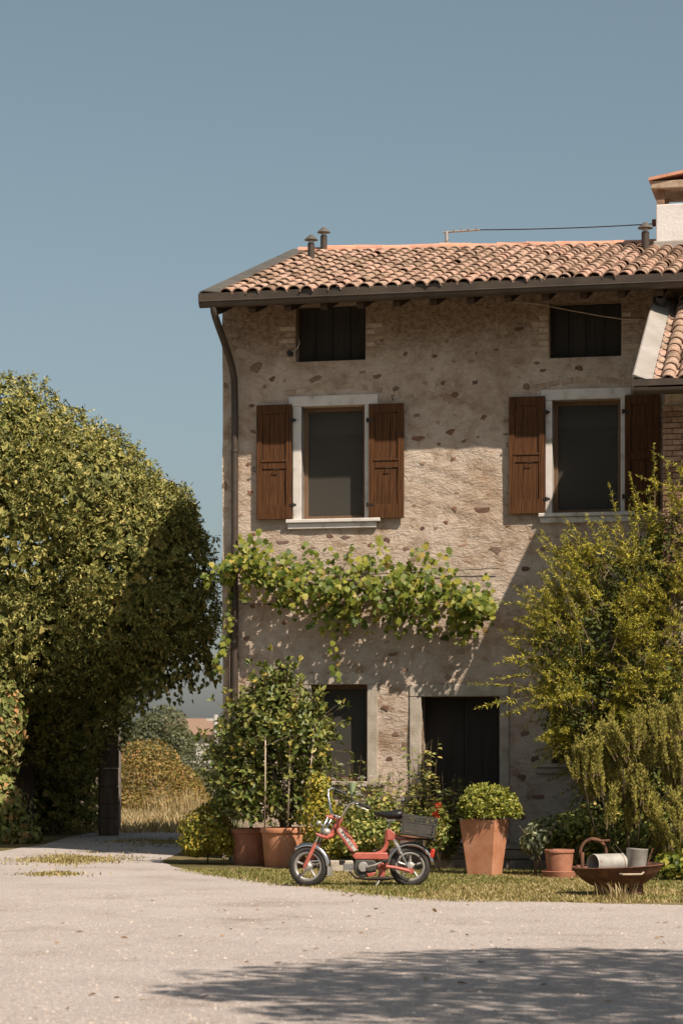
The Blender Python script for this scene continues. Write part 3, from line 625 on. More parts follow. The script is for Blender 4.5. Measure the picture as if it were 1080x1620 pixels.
for px, py, w, h in STONES:
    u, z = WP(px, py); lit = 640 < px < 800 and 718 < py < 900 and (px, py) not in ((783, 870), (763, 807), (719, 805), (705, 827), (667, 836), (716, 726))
    put_stone(u, z, w/95, h/95, random.uniform(-.25, .25), .004 if lit else .007, pale_meshes if lit or (w < 11 and random.random() < .4) else None)  # sunlit patch takes the paler stones: sunlight put into their colour
tries = 0; cnt = len(placed)
while cnt < 285 and tries < 6000:
    tries += 1; u = random.uniform(0.05, 7.2); z = random.uniform(0.2, 7.6); w = random.choice([.07, .1, .14, .18, .24])*random.uniform(.8, 1.2)
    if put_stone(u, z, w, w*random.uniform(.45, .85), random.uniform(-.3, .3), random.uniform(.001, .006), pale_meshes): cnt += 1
# flat arches of slabs over the upper windows, courses beside the attic openings
def slab(u, z, w, h, rot, mat='paleslab'):
    d = float(wall_disp(np.array([u]), np.array([z]))[0]); m = MB().box((0, 0, 0), (w, 0.03, h)).build('lintel_slab' if mat == 'paleslab' else 'brick', M[mat], wall, bevel=0.008)
    m.location = (u, -d + 0.006, z); m.rotation_euler = (0, rot, 0)
for h in (W1, W2):
    c = (h[0]+h[1])/2; n = 8
    for i in range(n):
        f_ = (i-(n-1)/2)/((n-1)/2); slab(c + f_*0.62 + random.gauss(0, .015), h[3] + 0.28 - 0.07*f_*f_ + random.gauss(0, .01), random.uniform(.13, .19), random.uniform(.06, .09), f_*0.22 + random.gauss(0, .08))
for h in (A1, A2):
    for s in (-1, 1):
        for i in range(9):
            w = 0.24 if i % 2 else 0.13; u = (h[0]-w/2-.01) if s < 0 else (h[1]+w/2+.01); z = h[2] + 0.05 + i*0.088
            if z < 7.7: slab(u, z, w, 0.062, random.gauss(0, .015), 'paleslab')

# ---- windows
def stone_frame(parent, hole, wj_l, wj_r, lint, sill=True, mat='trim', ext=0.06):
    u0, u1, z0, z1 = hole; p = 0.022
    m = MB().bx(u0-wj_l, u0, -p, 0.16, z0, z1); m.build('jamb', M[mat], parent, bevel=0.006)
    m = MB().bx(u1, u1+wj_r, -p, 0.16, z0, z1); m.build('jamb', M[mat], parent, bevel=0.006)
    MB().bx(u0-wj_l-ext, u1+wj_r+ext, -p-0.006, 0.17, z1+0.002, z1+lint).build('lintel', M[mat], parent, bevel=0.008)
    if sill:
        MB().bx(u0-wj_l-.09, u1+wj_r+.11, -0.10, 0.15, z0-0.055, z0-0.002).build('sill', M[mat], parent, bevel=0.01)
        MB().bx(u0-wj_l-.07, u1+wj_r+.05, -0.06, 0.10, z0-0.14, z0-0.058).build('sill_block', M[mat], parent, bevel=0.01)
def casement(parent, hole, y=0.16):
    u0, u1, z0, z1 = hole; b = 0.06
    MB().bx(u0, u0+b, y, y+.06, z0, z1).bx(u1-b, u1, y, y+.06, z0, z1).bx(u0+b, u1-b, y, y+.06, z1-b, z1).bx(u0+b, u1-b, y, y+.06, z0, z0+b).build('casement_frame', M['winwood'], parent)
    MB().bx(u0+b, u1-b, y+.02, y+.024, z0+b, z1-b).build('pane', M['screen'], parent)
def part_empty(name, parent): o = link(bpy.data.objects.new(name, None)); o.parent = parent; return o
w1 = part_empty('window', farm); stone_frame(w1, W1, 0.125, 0.13, 0.15); casement(w1, W1)
w2 = part_empty('window', farm); stone_frame(w2, W2, 0.095, 0.09, 0.155); casement(w2, W2)
for h in (A1, A2):
    a = part_empty('attic_window', farm); MB().bx(h[0]+.003, h[1]-.003, 0.2, 0.24, h[2]+.003, h[3]-.003).build('board', M['board'], a)
    for i in range(4):
        uu = h[0] + (i+.5)*(h[1]-h[0])/4; MB().bx(uu-.115, uu+.115, 0.18, 0.199, h[2]+.02, h[3]-.02).build('plank', M['board'], a)
g1 = part_empty('window', farm); stone_frame(g1, G1, .15, .15, .16, True, 'doorstone'); casement(g1, G1, .2)
g2 = part_empty('window', farm); stone_frame(g2, G2, .15, .15, .16, True, 'doorstone'); casement(g2, G2, .2)
dd = part_empty('doorway', farm)
u0, u1, z0, z1 = DR
MB().bx(u0-.165, u0, -.03, .2, z0, z1).build('jamb', M['doorstone'], dd, bevel=.01)
MB().bx(u1, u1+.135, -.03, .2, z0, z1).build('jamb', M['doorstone'], dd, bevel=.01)
MB().bx(u0-.165, u1+.135, -.036, .21, z1+.002, z1+.175).build('lintel', M['doorstone'], dd, bevel=.01)
MB().bx(u0-.05, u1+.05, -.12, .3, z0-.04, z0+.02).build('threshold', M['doorstone'], dd, bevel=.01)
for a, b in ((u0+.003, (u0+u1)/2-.004), ((u0+u1)/2+.004, u1-.003)):
    leaf = MB().bx(a, b, .3, .34, z0+.022, z1-.003).build('door_leaf', M['board'], dd)
# ---- shutters
def shutter(hole_edge, side, px_rect):
    x0, y0, x1, y1 = px_rect; d = 0.045
    ua, _ = WP(x0, (y0+y1)/2, d); ub, _ = WP(x1, (y0+y1)/2, d); _, za = WP((x0+x1)/2, y1, d); _, zb = WP((x0+x1)/2, y0, d)
    W = ub-ua; H = zb-za; s = part_empty('shutter', farm); s.location = (ua, -0.064, za); s.rotation_euler = (0, 0, random.uniform(-.01, .01))
    st = 0.085
    for x in (0, W-st): MB().bx(x, x+st, -.03, .015, 0, H).build('stile', M['shutter'], s, bevel=.004)
    for z, h in ((0, .2), (H*0.44, .13), (H-.13, .13)): MB().bx(st+.001, W-st-.001, -.026, .012, z, z+h).build('rail', M['shutter'], s, bevel=.004)
    MB().bx(st-.02, W-st+.02, -.038, -.0305, H*.44+.1, H*.44+.13).build('moulding', M['shutter'], s, bevel=.003)
    for z0_, z1_ in ((.201, H*.44-.001), (H*.44+.131, H-.131)):
        k = 3; w = (W-2*st-.004)/k
        for i in range(k): MB().bx(st+.002+i*w, st+.002+(i+1)*w-.003, -.012, .008, z0_, z1_).build('panel_board', M['shutter'], s, bevel=.002)
    xh = W if side < 0 else 0
    for z in (H*.12, H*.86): MB().bx(xh-.03, xh+.07, -.035, -.028, z-.018, z+.018).lathe([(.0, -.03), (.018, -.03), (.018, .03), (0, .03)], 8, (xh+(.02 if side < 0 else -.02), -.025, z)).build('hinge', M['iron'], s)
    MB().tube([(xh*.0+W/2, -.03, H*.44-.01), (W/2, -.055, H*.44-.01), (W/2+.09, -.055, H*.44-.01)], .007, 6).build('latch', M['iron'], s)
    return s
shutter(W1, -1, (407, 641, 462, 822)); shutter(W1, 1, (584, 639, 639, 820))
shutter(W2, -1, (805, 628, 862, 813)); shutter(W2, 1, (988, 625, 1043, 807))
for px, py in ((622, 632), (403, 746), (803, 707)):
    u, z = WP(px, py); MB().tube([(u, .02, z), (u, -.07, z), (u-.01, -.085, z+.04), (u+.03, -.085, z+.05)], .008, 6).build('shutter_hook', M['iron'], farm)
# small wall camera with its cable, wall lamp, cable under the eave
u, z = WP(460, 560); cm = MB().lathe([(0, -.12), (.035, -.12), (.042, -.1), (.042, 0), (0, 0)], 12, (u, 0, z), 'y').build('wall_spotlight', M['blackvinyl'], farm)
MB().tube([(u, -.04, z+.02), (u+.06, -.05, z+.03), (u+.11, -.05, z+.07), (u+.14, -.04, z+.15), (u+.12, .0, z+.2)], .006, 6).build('spotlight_cable', M['decal'], cm)
u, z = WP(449, 1060); MB().bx(u-.05, u+.05, -.1, .02, z-.05, z+.04).bx(u-.07, u+.07, -.14, -.0, z+.042, z+.055).build('wall_lamp', M['blackvinyl'], farm, bevel=.01)
cb = []
for px, py in ((800, 477), (850, 481), (900, 491), (950, 500), (985, 505), (1015, 506)):
    u, z = WP(px, py, .05); cb.append((u, -.05, z))
MB().tube(cb, .008, 6).build('eave_cable', M['cane'], farm)
# ---- things on the roof
def vent(px, base_py, top_py, r=.05):
    p = RP(px, base_py); s = (house(p.x, -p.y, 0).y) / F_PX; H = (base_py - top_py) * s
    o = MB().lathe([(r, -.08), (r, H*.68), (r*.92, H*.68)], 14, p).build('vent_pipe', M['gutter'], farm, smooth=False, auto=40)
    MB().lathe([(r*.8, H*.68), (r*.8, H*.80)], 8, p).build('vent_slots', M['alu'], o)
    MB().lathe([(r*.9, H*.79), (r*2.0, H*.80), (r*1.6, H*.86), (r*.9, H*.93), (r*.5, H*.98), (0, H)], 16, p).build('vent_cap', M['flash'], o, auto=40)
    return o
vent(492, 416, 371, .055); vent(512, 404, 359, .055); vent(1020, 402, 351, .06)
pr_ = Vector((RP(713, 394).x, yR, ZR)); pr_.z += sag(pr_.x, yR); sA = house(pr_.x, -yR, 0).y / F_PX
mast = MB().tube([pr_, pr_ + Vector((0, 0, 32*sA))], .03, 10).build('antenna_mast', M['alu'], farm)
a0 = pr_ + Vector((-.06, 0, 31*sA)); a1 = pr_ + Vector((.55, -.05, 31*sA))
MB().tube([a0, a1], .017, 8).build('antenna_boom', M['alu'], mast)
for i in range(4):
    c = a0.lerp(a1, .3+.2*i); MB().tube([c + Vector((0, -.14, .02)), c + Vector((0, .14, .02))], .007, 6).build('antenna_element', M['alu'], mast)
ch = RP(1066, 400); ch = Vector((RP(1036, 395).x+.60, yR-.55, 0)); zc0 = zroof(ch.y, ch.x)
CW, CD = 0.55, 0.42
sC = house(ch.x, -ch.y, 0).y / F_PX
def zpx(py, dy=0): return EYE + (HOR-py)*sC
ztop = zpx(330); chim = MB().bx(ch.x-CW, ch.x+CW, ch.y-CD, ch.y+CD, zc0-.5, ztop).build('chimney', M['white'], farm, bevel=.02)
MB().bx(ch.x-CW-.04, ch.x+CW+.04, ch.y-CD-.04, ch.y+CD+.04, zc0-.4, zpx(388)).build('chimney_flashing', M['flash2'], chim, bevel=.02)
for sx in (-1, 1):
    for sy in (-1, 1): MB().bx(ch.x+sx*(CW-.07)-.06, ch.x+sx*(CW-.07)+.06, ch.y+sy*(CD-.07)-.06, ch.y+sy*(CD-.07)+.06, ztop+.001, zpx(307)).build('cap_pillar', M['brick'], chim)
MB().bx(ch.x-CW-.07, ch.x+CW+.07, ch.y-CD-.08, ch.y+CD+.08, zpx(307)+.001, zpx(295)).build('cap_slab', M['paleslab'], chim, bevel=.01)
zs0 = zpx(295)+.003; rise = .11
for s in (-1, 1):
    m = MB(); m.prism([(ch.x+s*(CW+.1), zs0), (ch.x+s*(CW+.1), zs0+.045), (ch.x, zs0+rise+.045), (ch.x, zs0+rise)], ch.y-CD-.12, ch.y+CD+.12, 'y'); m.build('cap_tile', M['ridge'], chim)
MB().bx(ch.x-CW-.09, ch.x-CW, ch.y-.1, ch.y+.02, zpx(355), zpx(346)).build('cable_box', M['rust'], chim)
wire = []
for i in range(13):
    f_ = i/12; e = Vector((ch.x-CW-.09, ch.y-.04, zpx(352))); p = a1.lerp(e, f_); p.z -= .02*4*f_*(1-f_); wire.append(p)
MB().tube(wire, .009, 5).build('antenna_wire', M['iron'], farm)

# ================================================================== WING (lower lean-to on the right)
wing = thing('brick_wing', 'lower lean-to wing with tiled roof and brick pier beside the farmhouse', 'house', HO, HR)
DW = 3.1; uW, zW = WP(1003, 608, DW)
bse = house(uW, 0, 0); q = (1037-CX)/F_PX; dt = (q*bse.y-bse.x)/(NV.x-q*NV.y); zt = EYE + (HOR-478)/F_PX*(bse.y+NV.y*dt)
SW = (zt-zW)/(DW-dt); zW0 = zW + SW*DW; thW = math.atan(SW)
print('wing u %.2f eave z %.2f top z %.2f dt %.2f slope %.2f' % (uW, zW, zW0, dt, SW))
UW1 = 12.5
wr = MB().prism([(-DW, zW-.02), (-.01, zW0-.02), (-.01, zW0-.14), (-DW, zW-.14)], uW+.03, UW1, 'x').build('roof', M['timber'], wing)
lenW = math.hypot(DW-.05, zW0-zW)
tile0 = WP(1056, 600, DW)[0]
lay_tiles(wr, tile0, UW1-.2, .2, .25, -DW-.03, zW, thW, lenW, lambda q: q[2], 250)
m = MB(); pr = [(uW-.02, -.14), (uW-.02, .12), (uW+.0, .13), (uW+.06, .1), (uW+.24, .03), (uW+.26, .03), (uW+.26, .015), (uW+.24, .012), (uW+.05, .08), (uW+.0, .1), (uW, -.14)]
c_, s_ = math.cos(thW), math.sin(thW)
def wp_(u, s, h): return (u, -DW-.02 + s*c_ - h*s_, zW + s*s_ + h*c_)
k = len(pr)
m.add([wp_(u, 0, h) for u, h in pr] + [wp_(u, lenW-.25, h) for u, h in pr], [(i, (i+1) % k, (i+1) % k+k, i+k) for i in range(k)] + [tuple(range(k)), tuple(range(2*k-1, k-1, -1))]); m.build('verge_flashing', M['flash2'], wr)
MB().bx(uW-.03, UW1, -DW-.1, -DW-.085, zW-.035, zW+.05).build('drip_edge', M['gutter'], wing)
gm = MB(); gy = -DW-.02; gz = zW-.06
gm.prism([(gy + .075*math.cos(PI+PI*i/10), gz + .08*math.sin(PI+PI*i/10)) for i in range(11)] + [(gy + .069*math.cos(2*PI-PI*i/10), gz + .074*math.sin(2*PI-PI*i/10)) for i in range(11)], uW-.02, UW1, 'x'); gm.build('gutter', M['gutter'], wing, auto=40)
pu = WP(1046, 484, .55)[0]
MB().lathe([(.066, -.22), (.066, .25), (.058, .25), (.058, -.22), (.066, -.22)], 14, (0, 0, 0)).build('vent_pipe', M['flash'], wing, auto=40)
vp_ = bpy.data.objects['vent_pipe.003'] if 'vent_pipe.003' in bpy.data.objects else None
if vp_: vp_.location = (pu, -.55, WP(1046, 484, .55)[1]); vp_.rotation_euler = (PI/2 - thW*.9, 0, 0)
# brick front: pier in courses of separate bricks, wall behind
bu0 = WP(1048, 700, DW-.55)[0]; yB = -(DW-.55)
MB().bx(bu0+.02, UW1-.2, yB+.02, yB+.34, 0, zW-.02).build('front_wall', M['plaster'], wing)
MB().bx(bu0+.02, bu0+.34, yB+.34, -.03, 0, zW-.05).build('side_wall', M['plaster'], wing)
bmesh_b = MB().box((0, 0, 0), (.235, .05, .058)).mesh('brick'); bmesh_b.materials.append(M['brick'])
bmesh_h = MB().box((0, 0, 0), (.112, .05, .058)).mesh('brick'); bmesh_h.materials.append(M['brick'])
for r in range(34):
    z = zW - .25 - r*.072; x = bu0 + (.0 if r % 2 == 0 else .0)
    seq = ['b', 'h', 'b', 'b'] if r % 2 else ['h', 'b', 'b', 'b']
    for t_ in seq:
        w = .235 if t_ == 'b' else .112
        o = link(bpy.data.objects.new('brick', bmesh_b if t_ == 'b' else bmesh_h)); o.parent = wing; o.location = (x+w/2, yB + random.gauss(0, .004), z); x += w+.012

# ================================================================== TERRACE in front of the door
terr = thing('stone_terrace', 'low stone step running along the foot of the farmhouse wall', 'step', HO, HR)
tu0, tu1, td = WP(560, 1350)[0], 6.9, 2.55
MB().bx(tu0, tu1, -td+.02, -.03, 0, .27).build('core', M['paving'], terr)
x = tu0 - .01
while x < tu1:
    w = random.uniform(.55, .95)
    MB().bx(x, min(x+w, tu1+.05)-.012, -td-.02, -td+.45, .272, .30 + random.uniform(-.006, .006)).build('slab', M['paving'], terr, bevel=.012)
    MB().bx(x+.02, min(x+w*.52, tu1)-.012, -td, -td+.1, .0, .135).build('stone', M['paving'], terr, bevel=.02)
    MB().bx(x+w*.52+.0, min(x+w, tu1)-.012, -td+.005, -td+.1, .0, .13).build('stone', M['paving'], terr, bevel=.02)
    MB().bx(x+.0, min(x+w*.35, tu1)-.012, -td+.003, -td+.1, .142, .268).build('stone', M['paving'], terr, bevel=.02)
    MB().bx(x+w*.35, min(x+w, tu1)-.012, -td-.004, -td+.1, .138, .268).build('stone', M['paving'], terr, bevel=.02)
    x += w

# ================================================================== POTS
def round_pot(name, label, r, h, loc, mat, group=None):
    t = thing(name, label, 'flower pot', loc, 0, group)
    MB().lathe([(0, 0), (r*.80, 0), (r*.82, .02), (r*.93, h*.82), (r*.93, h*.86)], 36).build('body', mat, t, auto=35)
    MB().lathe([(r*.935, h*.85), (r*.99, h*.87), (r, h*.90), (r, h*.97), (r*.98, h), (r*.90, h), (r*.88, h*.97), (r*.87, h*.86)], 36).build('rim', mat, t, auto=35)
    MB().lathe([(r*.88, h*.9), (r*.5, h*.915), (0, h*.92)], 24).build('soil', M['soil'], t, smooth=True)
    return t
p = GR(451, 1371); potA = p.copy()
round_pot('round_flower_pot', 'large round terracotta pot with thick rim beside the red moped', .335, .53, p, M['terracotta'])
p = GR(398, 1367.5); potB = p.copy()
round_pot('round_flower_pot', 'darker terracotta pot tucked beside the larger pot at house corner', .30, .50, p, M['terracotta2'])
# square tapered planter
p = GR(767, 1386); p.y += .15
pl = thing('square_planter', 'tall tapered square terracotta planter holding a clipped round shrub', 'planter', p, math.radians(-25)); planter_loc = p.copy()
def frustum(w0, w1, z0, z1): 
    a, b = w0/2, w1/2
    return [(-a,-a,z0),(a,-a,z0),(a,a,z0),(-a,a,z0),(-b,-b,z1),(b,-b,z1),(b,b,z1),(-b,b,z1)]
MB().add(frustum(.335, .485, 0, .70), [(3,2,1,0),(0,1,5,4),(1,2,6,5),(2,3,7,6),(3,0,4,7)]).build('body', M['terracotta'], pl, bevel=.012)
rim = MB(); a, b = .2435, .21
rim.add([(-a,-a,.701),(a,-a,.701),(a,a,.701),(-a,a,.701),(-b,-b,.701),(b,-b,.701),(b,b,.701),(-b,b,.701),(-b,-b,.60),(b,-b,.60),(b,b,.60),(-b,b,.60)],
        [(0,1,5,4),(1,2,6,5),(2,3,7,6),(3,0,4,7),(4,5,9,8),(5,6,10,9),(6,7,11,10),(7,4,8,11)]); rim.build('rim', M['terracotta'], pl)
MB().bx(-.21, .21, -.21, .21, .55, .62).build('soil', M['soil'], pl)
# small pot on a saucer
p = GR(884, 1389); small_loc = p.copy()
t = round_pot('flower_pot', 'small terracotta pot standing on a saucer beside the rusty fire bowl', .185, .30, p + Vector((0, 0, .0)), M['terracotta2'])
for ch_ in t.children: ch_.location.z += .05
MB().lathe([(0, 0), (.19, 0), (.215, .085), (.205, .09), (.185, .03), (0, .03)], 32).build('saucer', M['terracotta2'], t, auto=35)
# clay trough and block behind the moped
p = house(WP(632, 1330, 2.75)[0], 2.75, 0)
t = thing('clay_trough', 'long low terracotta trough behind the moped seat', 'planter', (p.x, p.y, .0), HR)
MB().bx(-.34, .34, -.12, .12, .0, .40).build('plinth', M['paving'], t, bevel=.02)
MB().add([(-.34,-.1,.401),(.34,-.1,.401),(.34,.1,.401),(-.34,.1,.401),(-.37,-.13,.51),(.37,-.13,.51),(.37,.13,.51),(-.37,.13,.51)], [(3,2,1,0),(4,5,6,7),(0,1,5,4),(1,2,6,5),(2,3,7,6),(3,0,4,7)]).build('trough', M['ridge'], t, bevel=.012)
p = GR(533, 1379)
MB().box((0, 0, .07), (.42, .22, .15)).build('stone_block', M['doorstone'], None, bevel=.02, loc=p)
tag(bpy.data.objects['stone_block'], 'pale stone block lying behind the moped front wheel', 'stone block')

# ================================================================== MOPED
MS = 139.0; m0 = GR(567, 1403)
mop = thing('moped', 'old red moped with chrome mudguards parked on the grass edge', 'moped', (m0.x, m0.y, 0), 0)
def mp(px, py, y=0.0): return Vector(((px-567)/MS, y, (1403-py)/MS))
ST = math.radians(-20)
def stp(px, py, y): v = mp(px, py); return v + Vector((-y*math.sin(ST), y*math.cos(ST), 0))
def wheel(px, py, r, rz, w=.043):
    o = part_empty('wheel', mop); o.location = mp(px, py); o.location.z = r; o.rotation_euler = (0, 0, rz)
    ty = []; ri = r*.70
    for i in range(13):
        a = -PI*.62 + PI*1.24*i/12; ty.append((r - w*1.05 + w*1.05*math.cos(a), w*math.sin(a)))
    MB().lathe([(ri, -w*.7)] + ty + [(ri, w*.7), (ri, -w*.7)], 44, axis='y').build('tyre', M['rubber'], o, smooth=True)
    nb = 46; tr = MB()
    for i in range(nb):
        a = 2*PI*i/nb
        for s in (-1, 1):
            c = Vector(((r-.004)*math.cos(a+s*.03), s*.014, (r-.004)*math.sin(a+s*.03))); tr.box(c, (.012, .018, .012), Matrix.Rotation(-a, 3, 'Y'))
    tr.build('tread', M['rubber'], o)['kind'] = 'stuff'
    MB().lathe([(ri+.006, -w*.75), (ri+.006, w*.75), (ri-.012, w*.8), (ri-.024, w*.45), (ri-.024, -w*.45), (ri-.012, -w*.8), (ri+.006, -w*.75)], 40, axis='y').build('rim', M['alu'], o, auto=35)
    for i in range(5):
        a = 2*PI*i/5 + .3; d = Vector((math.cos(a), 0, math.sin(a)))
        MB().tube([d*.03, d*(ri*.5), d*(ri-.015)], [.026, .017, .021], 8, True, .75).build('spoke', M['alu'], o)
    MB().lathe([(0, -.06), (.03, -.058), (.052, -.035), (.056, .035), (.03, .058), (0, .06)], 20, axis='y').build('hub', M['alu'], o, auto=35)
    return o
wheel(488, 1370, .236, ST); wheel(648.5, 1371, .234, 0)
def fender(name, c, R, a0, a1, w, mat, rz=0.0, n=18):
    V = []; F = []; cs = [(-1, -.030), (-.8, -.006), (-.4, .004), (0, .007), (.4, .004), (.8, -.006), (1, -.030)]; k = len(cs)
    for i in range(n+1):
        a = math.radians(a0 + (a1-a0)*i/n)
        for s, dr in cs:
            r = R + dr; V.append(((r*math.cos(a)), s*w/2, r*math.sin(a)))
    for i in range(n):
        for j in range(k-1): F.append((i*k+j, i*k+j+1, (i+1)*k+j+1, (i+1)*k+j))
    o = MB().add(V, F).build(name, mat, mop, smooth=True); o.location = c; o.rotation_euler = (0, 0, rz)
    so = o.modifiers.new('s', 'SOLIDIFY'); so.thickness = .004
    return o
fw = mp(488, 1370); fw.z = .236; rw = mp(648.5, 1371); rw.z = .234
fender('front_mudguard', fw, .262, 128, 2, .095, M['chrome'], ST)
fl_ = MB().bx(-.05, .05, -.004, .004, -.12, 0); fo = fl_.build('mud_flap', M['alu'], mop, bevel=.003); fo.location = fw + Vector((.262*math.cos(ST)*.98, .262*math.sin(ST)*.98, .015)); fo.rotation_euler = (0, 0, ST+PI/2*.85)
fender('rear_mudguard', rw, .272, 178, 4, .10, M['chrome'])
fender('mudguard_side', rw, .262, 95, 35, .104, M['ridge'])
# fork, head, tank, frame
for y in (-.072, .072):
    MB().tube([stp(522, 1292, y), stp(501, 1336, y)], .0125, 10).build('fork_tube', M['chrome'], mop, smooth=True)
    MB().tube([stp(502, 1334, y), stp(499, 1341, y), stp(486, 1368, y), stp(484, 1373, y)], [.019, .024, .022, .014], 10).build('fork_leg', M['red'], mop, auto=40)
    MB().tube([stp(493, 1362, y), stp(514, 1361, y)], .006, 6).build('mudguard_stay', M['chrome'], mop)
MB().tube([mp(539.5, 1294), mp(531, 1308), mp(523, 1322)], [.028, .031, .029], 12).build('head_tube', M['red'], mop, auto=40)
MB().tube([stp(519, 1290.5, -.08), stp(530, 1294, -.03), mp(540, 1297.5)], [.016, .02, .024], 8).tube([stp(519, 1290.5, .08), stp(530, 1294, .03), mp(540, 1297.5)], [.016, .02, .024], 8).build('top_clamp', M['red'], mop)
MB().tube([stp(503.5, 1318, -.085), stp(511, 1322, -.085), stp(519, 1325, -.06), mp(527, 1320)], [.013, .018, .022, .028], 8).build('lower_yoke', M['red'], mop)
MB().tube([stp(503.5, 1318, .085), stp(511, 1322, .085), stp(519, 1325, .06), mp(527, 1320)], [.013, .018, .022, .028], 8).build('lower_yoke', M['red'], mop)
def side(pts, w, name, mat, bevel=.02, seg=3):
    o = MB().prism([((x-567)/MS, (1403-y)/MS) for x, y in pts], -w, w, 'y').build(name, mat, mop, auto=50); b = o.modifiers.new('b', 'BEVEL'); b.width = bevel; b.segments = seg; b.limit_method = 'ANGLE'; b.angle_limit = math.radians(40); return o
tank = side([(531, 1315), (533, 1309.5), (538, 1307.5), (545, 1309), (550, 1314), (565, 1338), (565.5, 1343), (562, 1347), (556, 1347.5), (552, 1345)], .085, 'tank', M['red'], .035, 4)
d0, d1 = Vector(((535-567)/MS, 0, (1403-1311.5)/MS)), Vector(((560.5-567)/MS, 0, (1403-1346)/MS)); dv = (d1-d0).normalized(); nv_ = Vector((-dv.z, 0, dv.x))
dec = MB(); hw = .019; y_ = -.0865
dec.add([d0+nv_*hw+Vector((0, y_, 0)), d0-nv_*hw+Vector((0, y_, 0)), d1-nv_*hw+Vector((0, y_, 0)), d1+nv_*hw+Vector((0, y_, 0))], [(0, 1, 2, 3)])
dec.v = [(x_+.012, yy, zz+.006) for x_, yy, zz in dec.v]
dcl = dec.build('tank_stripe', M['decal'], tank)
L_ = (d1-d0).length; mk = MB()
for i, (f0, w_) in enumerate(((.12, .05), (.26, .035), (.36, .035), (.55, .03), (.64, .025), (.70, .03))):   # illegible dark lettering along the stripe
    c = d0 + dv*(L_*(f0+.06)) + Vector((.012, y_-.0012, .006)); e1, e2 = dv*(w_*L_*.5), nv_*(hw*(.75 if i % 2 else .6))
    mk.add([c-e1-e2, c+e1-e2, c+e1+e2, c-e1+e2], [(0, 1, 2, 3)])
mk.build('stripe_lettering', M['blackvinyl'], tank)
side([(554, 1350), (560, 1348.5), (613, 1348.5), (613, 1359.5), (561, 1359.5)], .05, 'frame_beam', M['red'], .012)
MB().tube([mp(596, 1352), mp(603, 1349), mp(609, 1342), mp(612, 1333), mp(612.5, 1312)], [.034, .03, .028, .027, .026], 12).build('seat_tube', M['red'], mop, auto=40)
side([(611, 1311.5), (617, 1311.5), (628, 1321), (655, 1326), (655, 1330), (612, 1329)], .035, 'rear_frame', M['red'], .008)
for y in (-.09, .09):
    MB().tube([mp(602, 1369, y), mp(625, 1372, y), mp(650, 1378, y)], [.022, .019, .024], 8).build('swing_arm', M['red'], mop, auto=40)
    MB().tube([mp(623, 1327, y), mp(634, 1349, y)], .020, 10).tube([mp(633.5, 1348, y), mp(644, 1369, y)], .012, 8).build('shock_absorber', M['chrome'], mop, auto=40)
    sp_ = [mp(624+ (10.5)*i/40, 1329+ 21*i/40, y) + Vector((.022*math.cos(i*1.3), .022*math.sin(i*1.3), 0)) for i in range(41)]
    MB().tube(sp_, .004, 5).build('shock_spring', M['alu'], mop)
    MB().lathe([(0, -.02), (.03, -.02), (.033, .02), (0, .02)], 14, mp(650, 1377, y), 'y').build('axle_bracket', M['red'], mop)
# engine, exhaust, pedals, stand
side([(562, 1360), (590, 1360), (597, 1366), (594, 1378), (585, 1386), (570, 1388), (561, 1382), (559, 1370)], .07, 'engine_case', M['plastic'], .015)
MB().lathe([(0, -.10), (.05, -.10), (.06, -.085), (.06, -.05)], 18, mp(574, 1371), 'y').build('flywheel_cover', M['alu'], mop, auto=35)
fin = MB()
for i in range(6): fin.box(mp(545+i*2.6, 1371.5), (.008, .11, .10))
fin.box(mp(551, 1371.5), (.12, .07, .07)); fin.build('cylinder_fins', M['alu'], mop)
MB().box(mp(541, 1364), (.07, .06, .06)).build('carburettor', M['iron'], mop, bevel=.01)
MB().tube([mp(552, 1378, -.04), mp(562, 1388, -.06), mp(580, 1390, -.08), mp(596, 1389.5, -.09), mp(612, 1389, -.09), mp(622, 1388, -.09)], [.013, .014, .016, .022, .024, .016], 10).build('exhaust', M['iron'], mop, auto=40)
MB().tube([mp(580, 1371, -.11), mp(592, 1368, -.13), mp(606, 1362, -.13)], [.014, .012, .010], 8).build('pedal_crank', M['alu'], mop)
MB().box(mp(609, 1361, -.17), (.07, .09, .03)).build('pedal', M['blackvinyl'], mop, bevel=.006)
side([(596, 1366), (606, 1364), (610, 1372), (608, 1386), (606, 1394), (596, 1394), (599, 1380)], .075, 'stand_bracket', M['red'], .01)
side([(579, 1381), (594, 1379), (594, 1385), (582, 1387)], .085, 'chain_guard', M['red'], .008)
for y in (-.08, .08): MB().tube([mp(602, 1386, y), mp(597, 1397, y*1.3), mp(592, 1403.5, y*1.5)], .011, 8).build('kick_stand', M['alu'], mop)
# lights, bars, saddle
hl = MB().lathe([(0, -.05), (.03, -.045), (.046, -.01), (.048, .02), (.044, .026), (0, .03)], 18, axis='x').build('headlight', M['alu'], mop, smooth=True); hl.location = mp(516, 1316, 0); hl.rotation_euler = (0, 0, PI+ST)
for y in (-.14, .14):
    il = MB().lathe([(0, -.03), (.02, -.028), (.026, 0), (.02, .025), (0, .03)], 12, axis='x').tube([(0, 0, 0), (.06, 0, -.04)], .006, 6).build('indicator', M['alu'], mop, smooth=True); il.location = stp(511, 1301, y)
B1 = [mp(536, 1297, -.03), mp(541, 1291, -.10), mp(548, 1279, -.18), mp(553, 1271, -.23), mp(558, 1268, -.26), mp(566, 1269.5, -.28), mp(574, 1273, -.285)]
B2 = [mp(530, 1294, .03), mp(525, 1288, .09), mp(522, 1275, .17), mp(519, 1259, .24), mp(519, 1250, .27), mp(524, 1247, .30), mp(534, 1251, .31)]
for b_ in (B1, B2): MB().tube(b_, .0125, 10).build('handlebar', M['chrome'], mop, smooth=True)
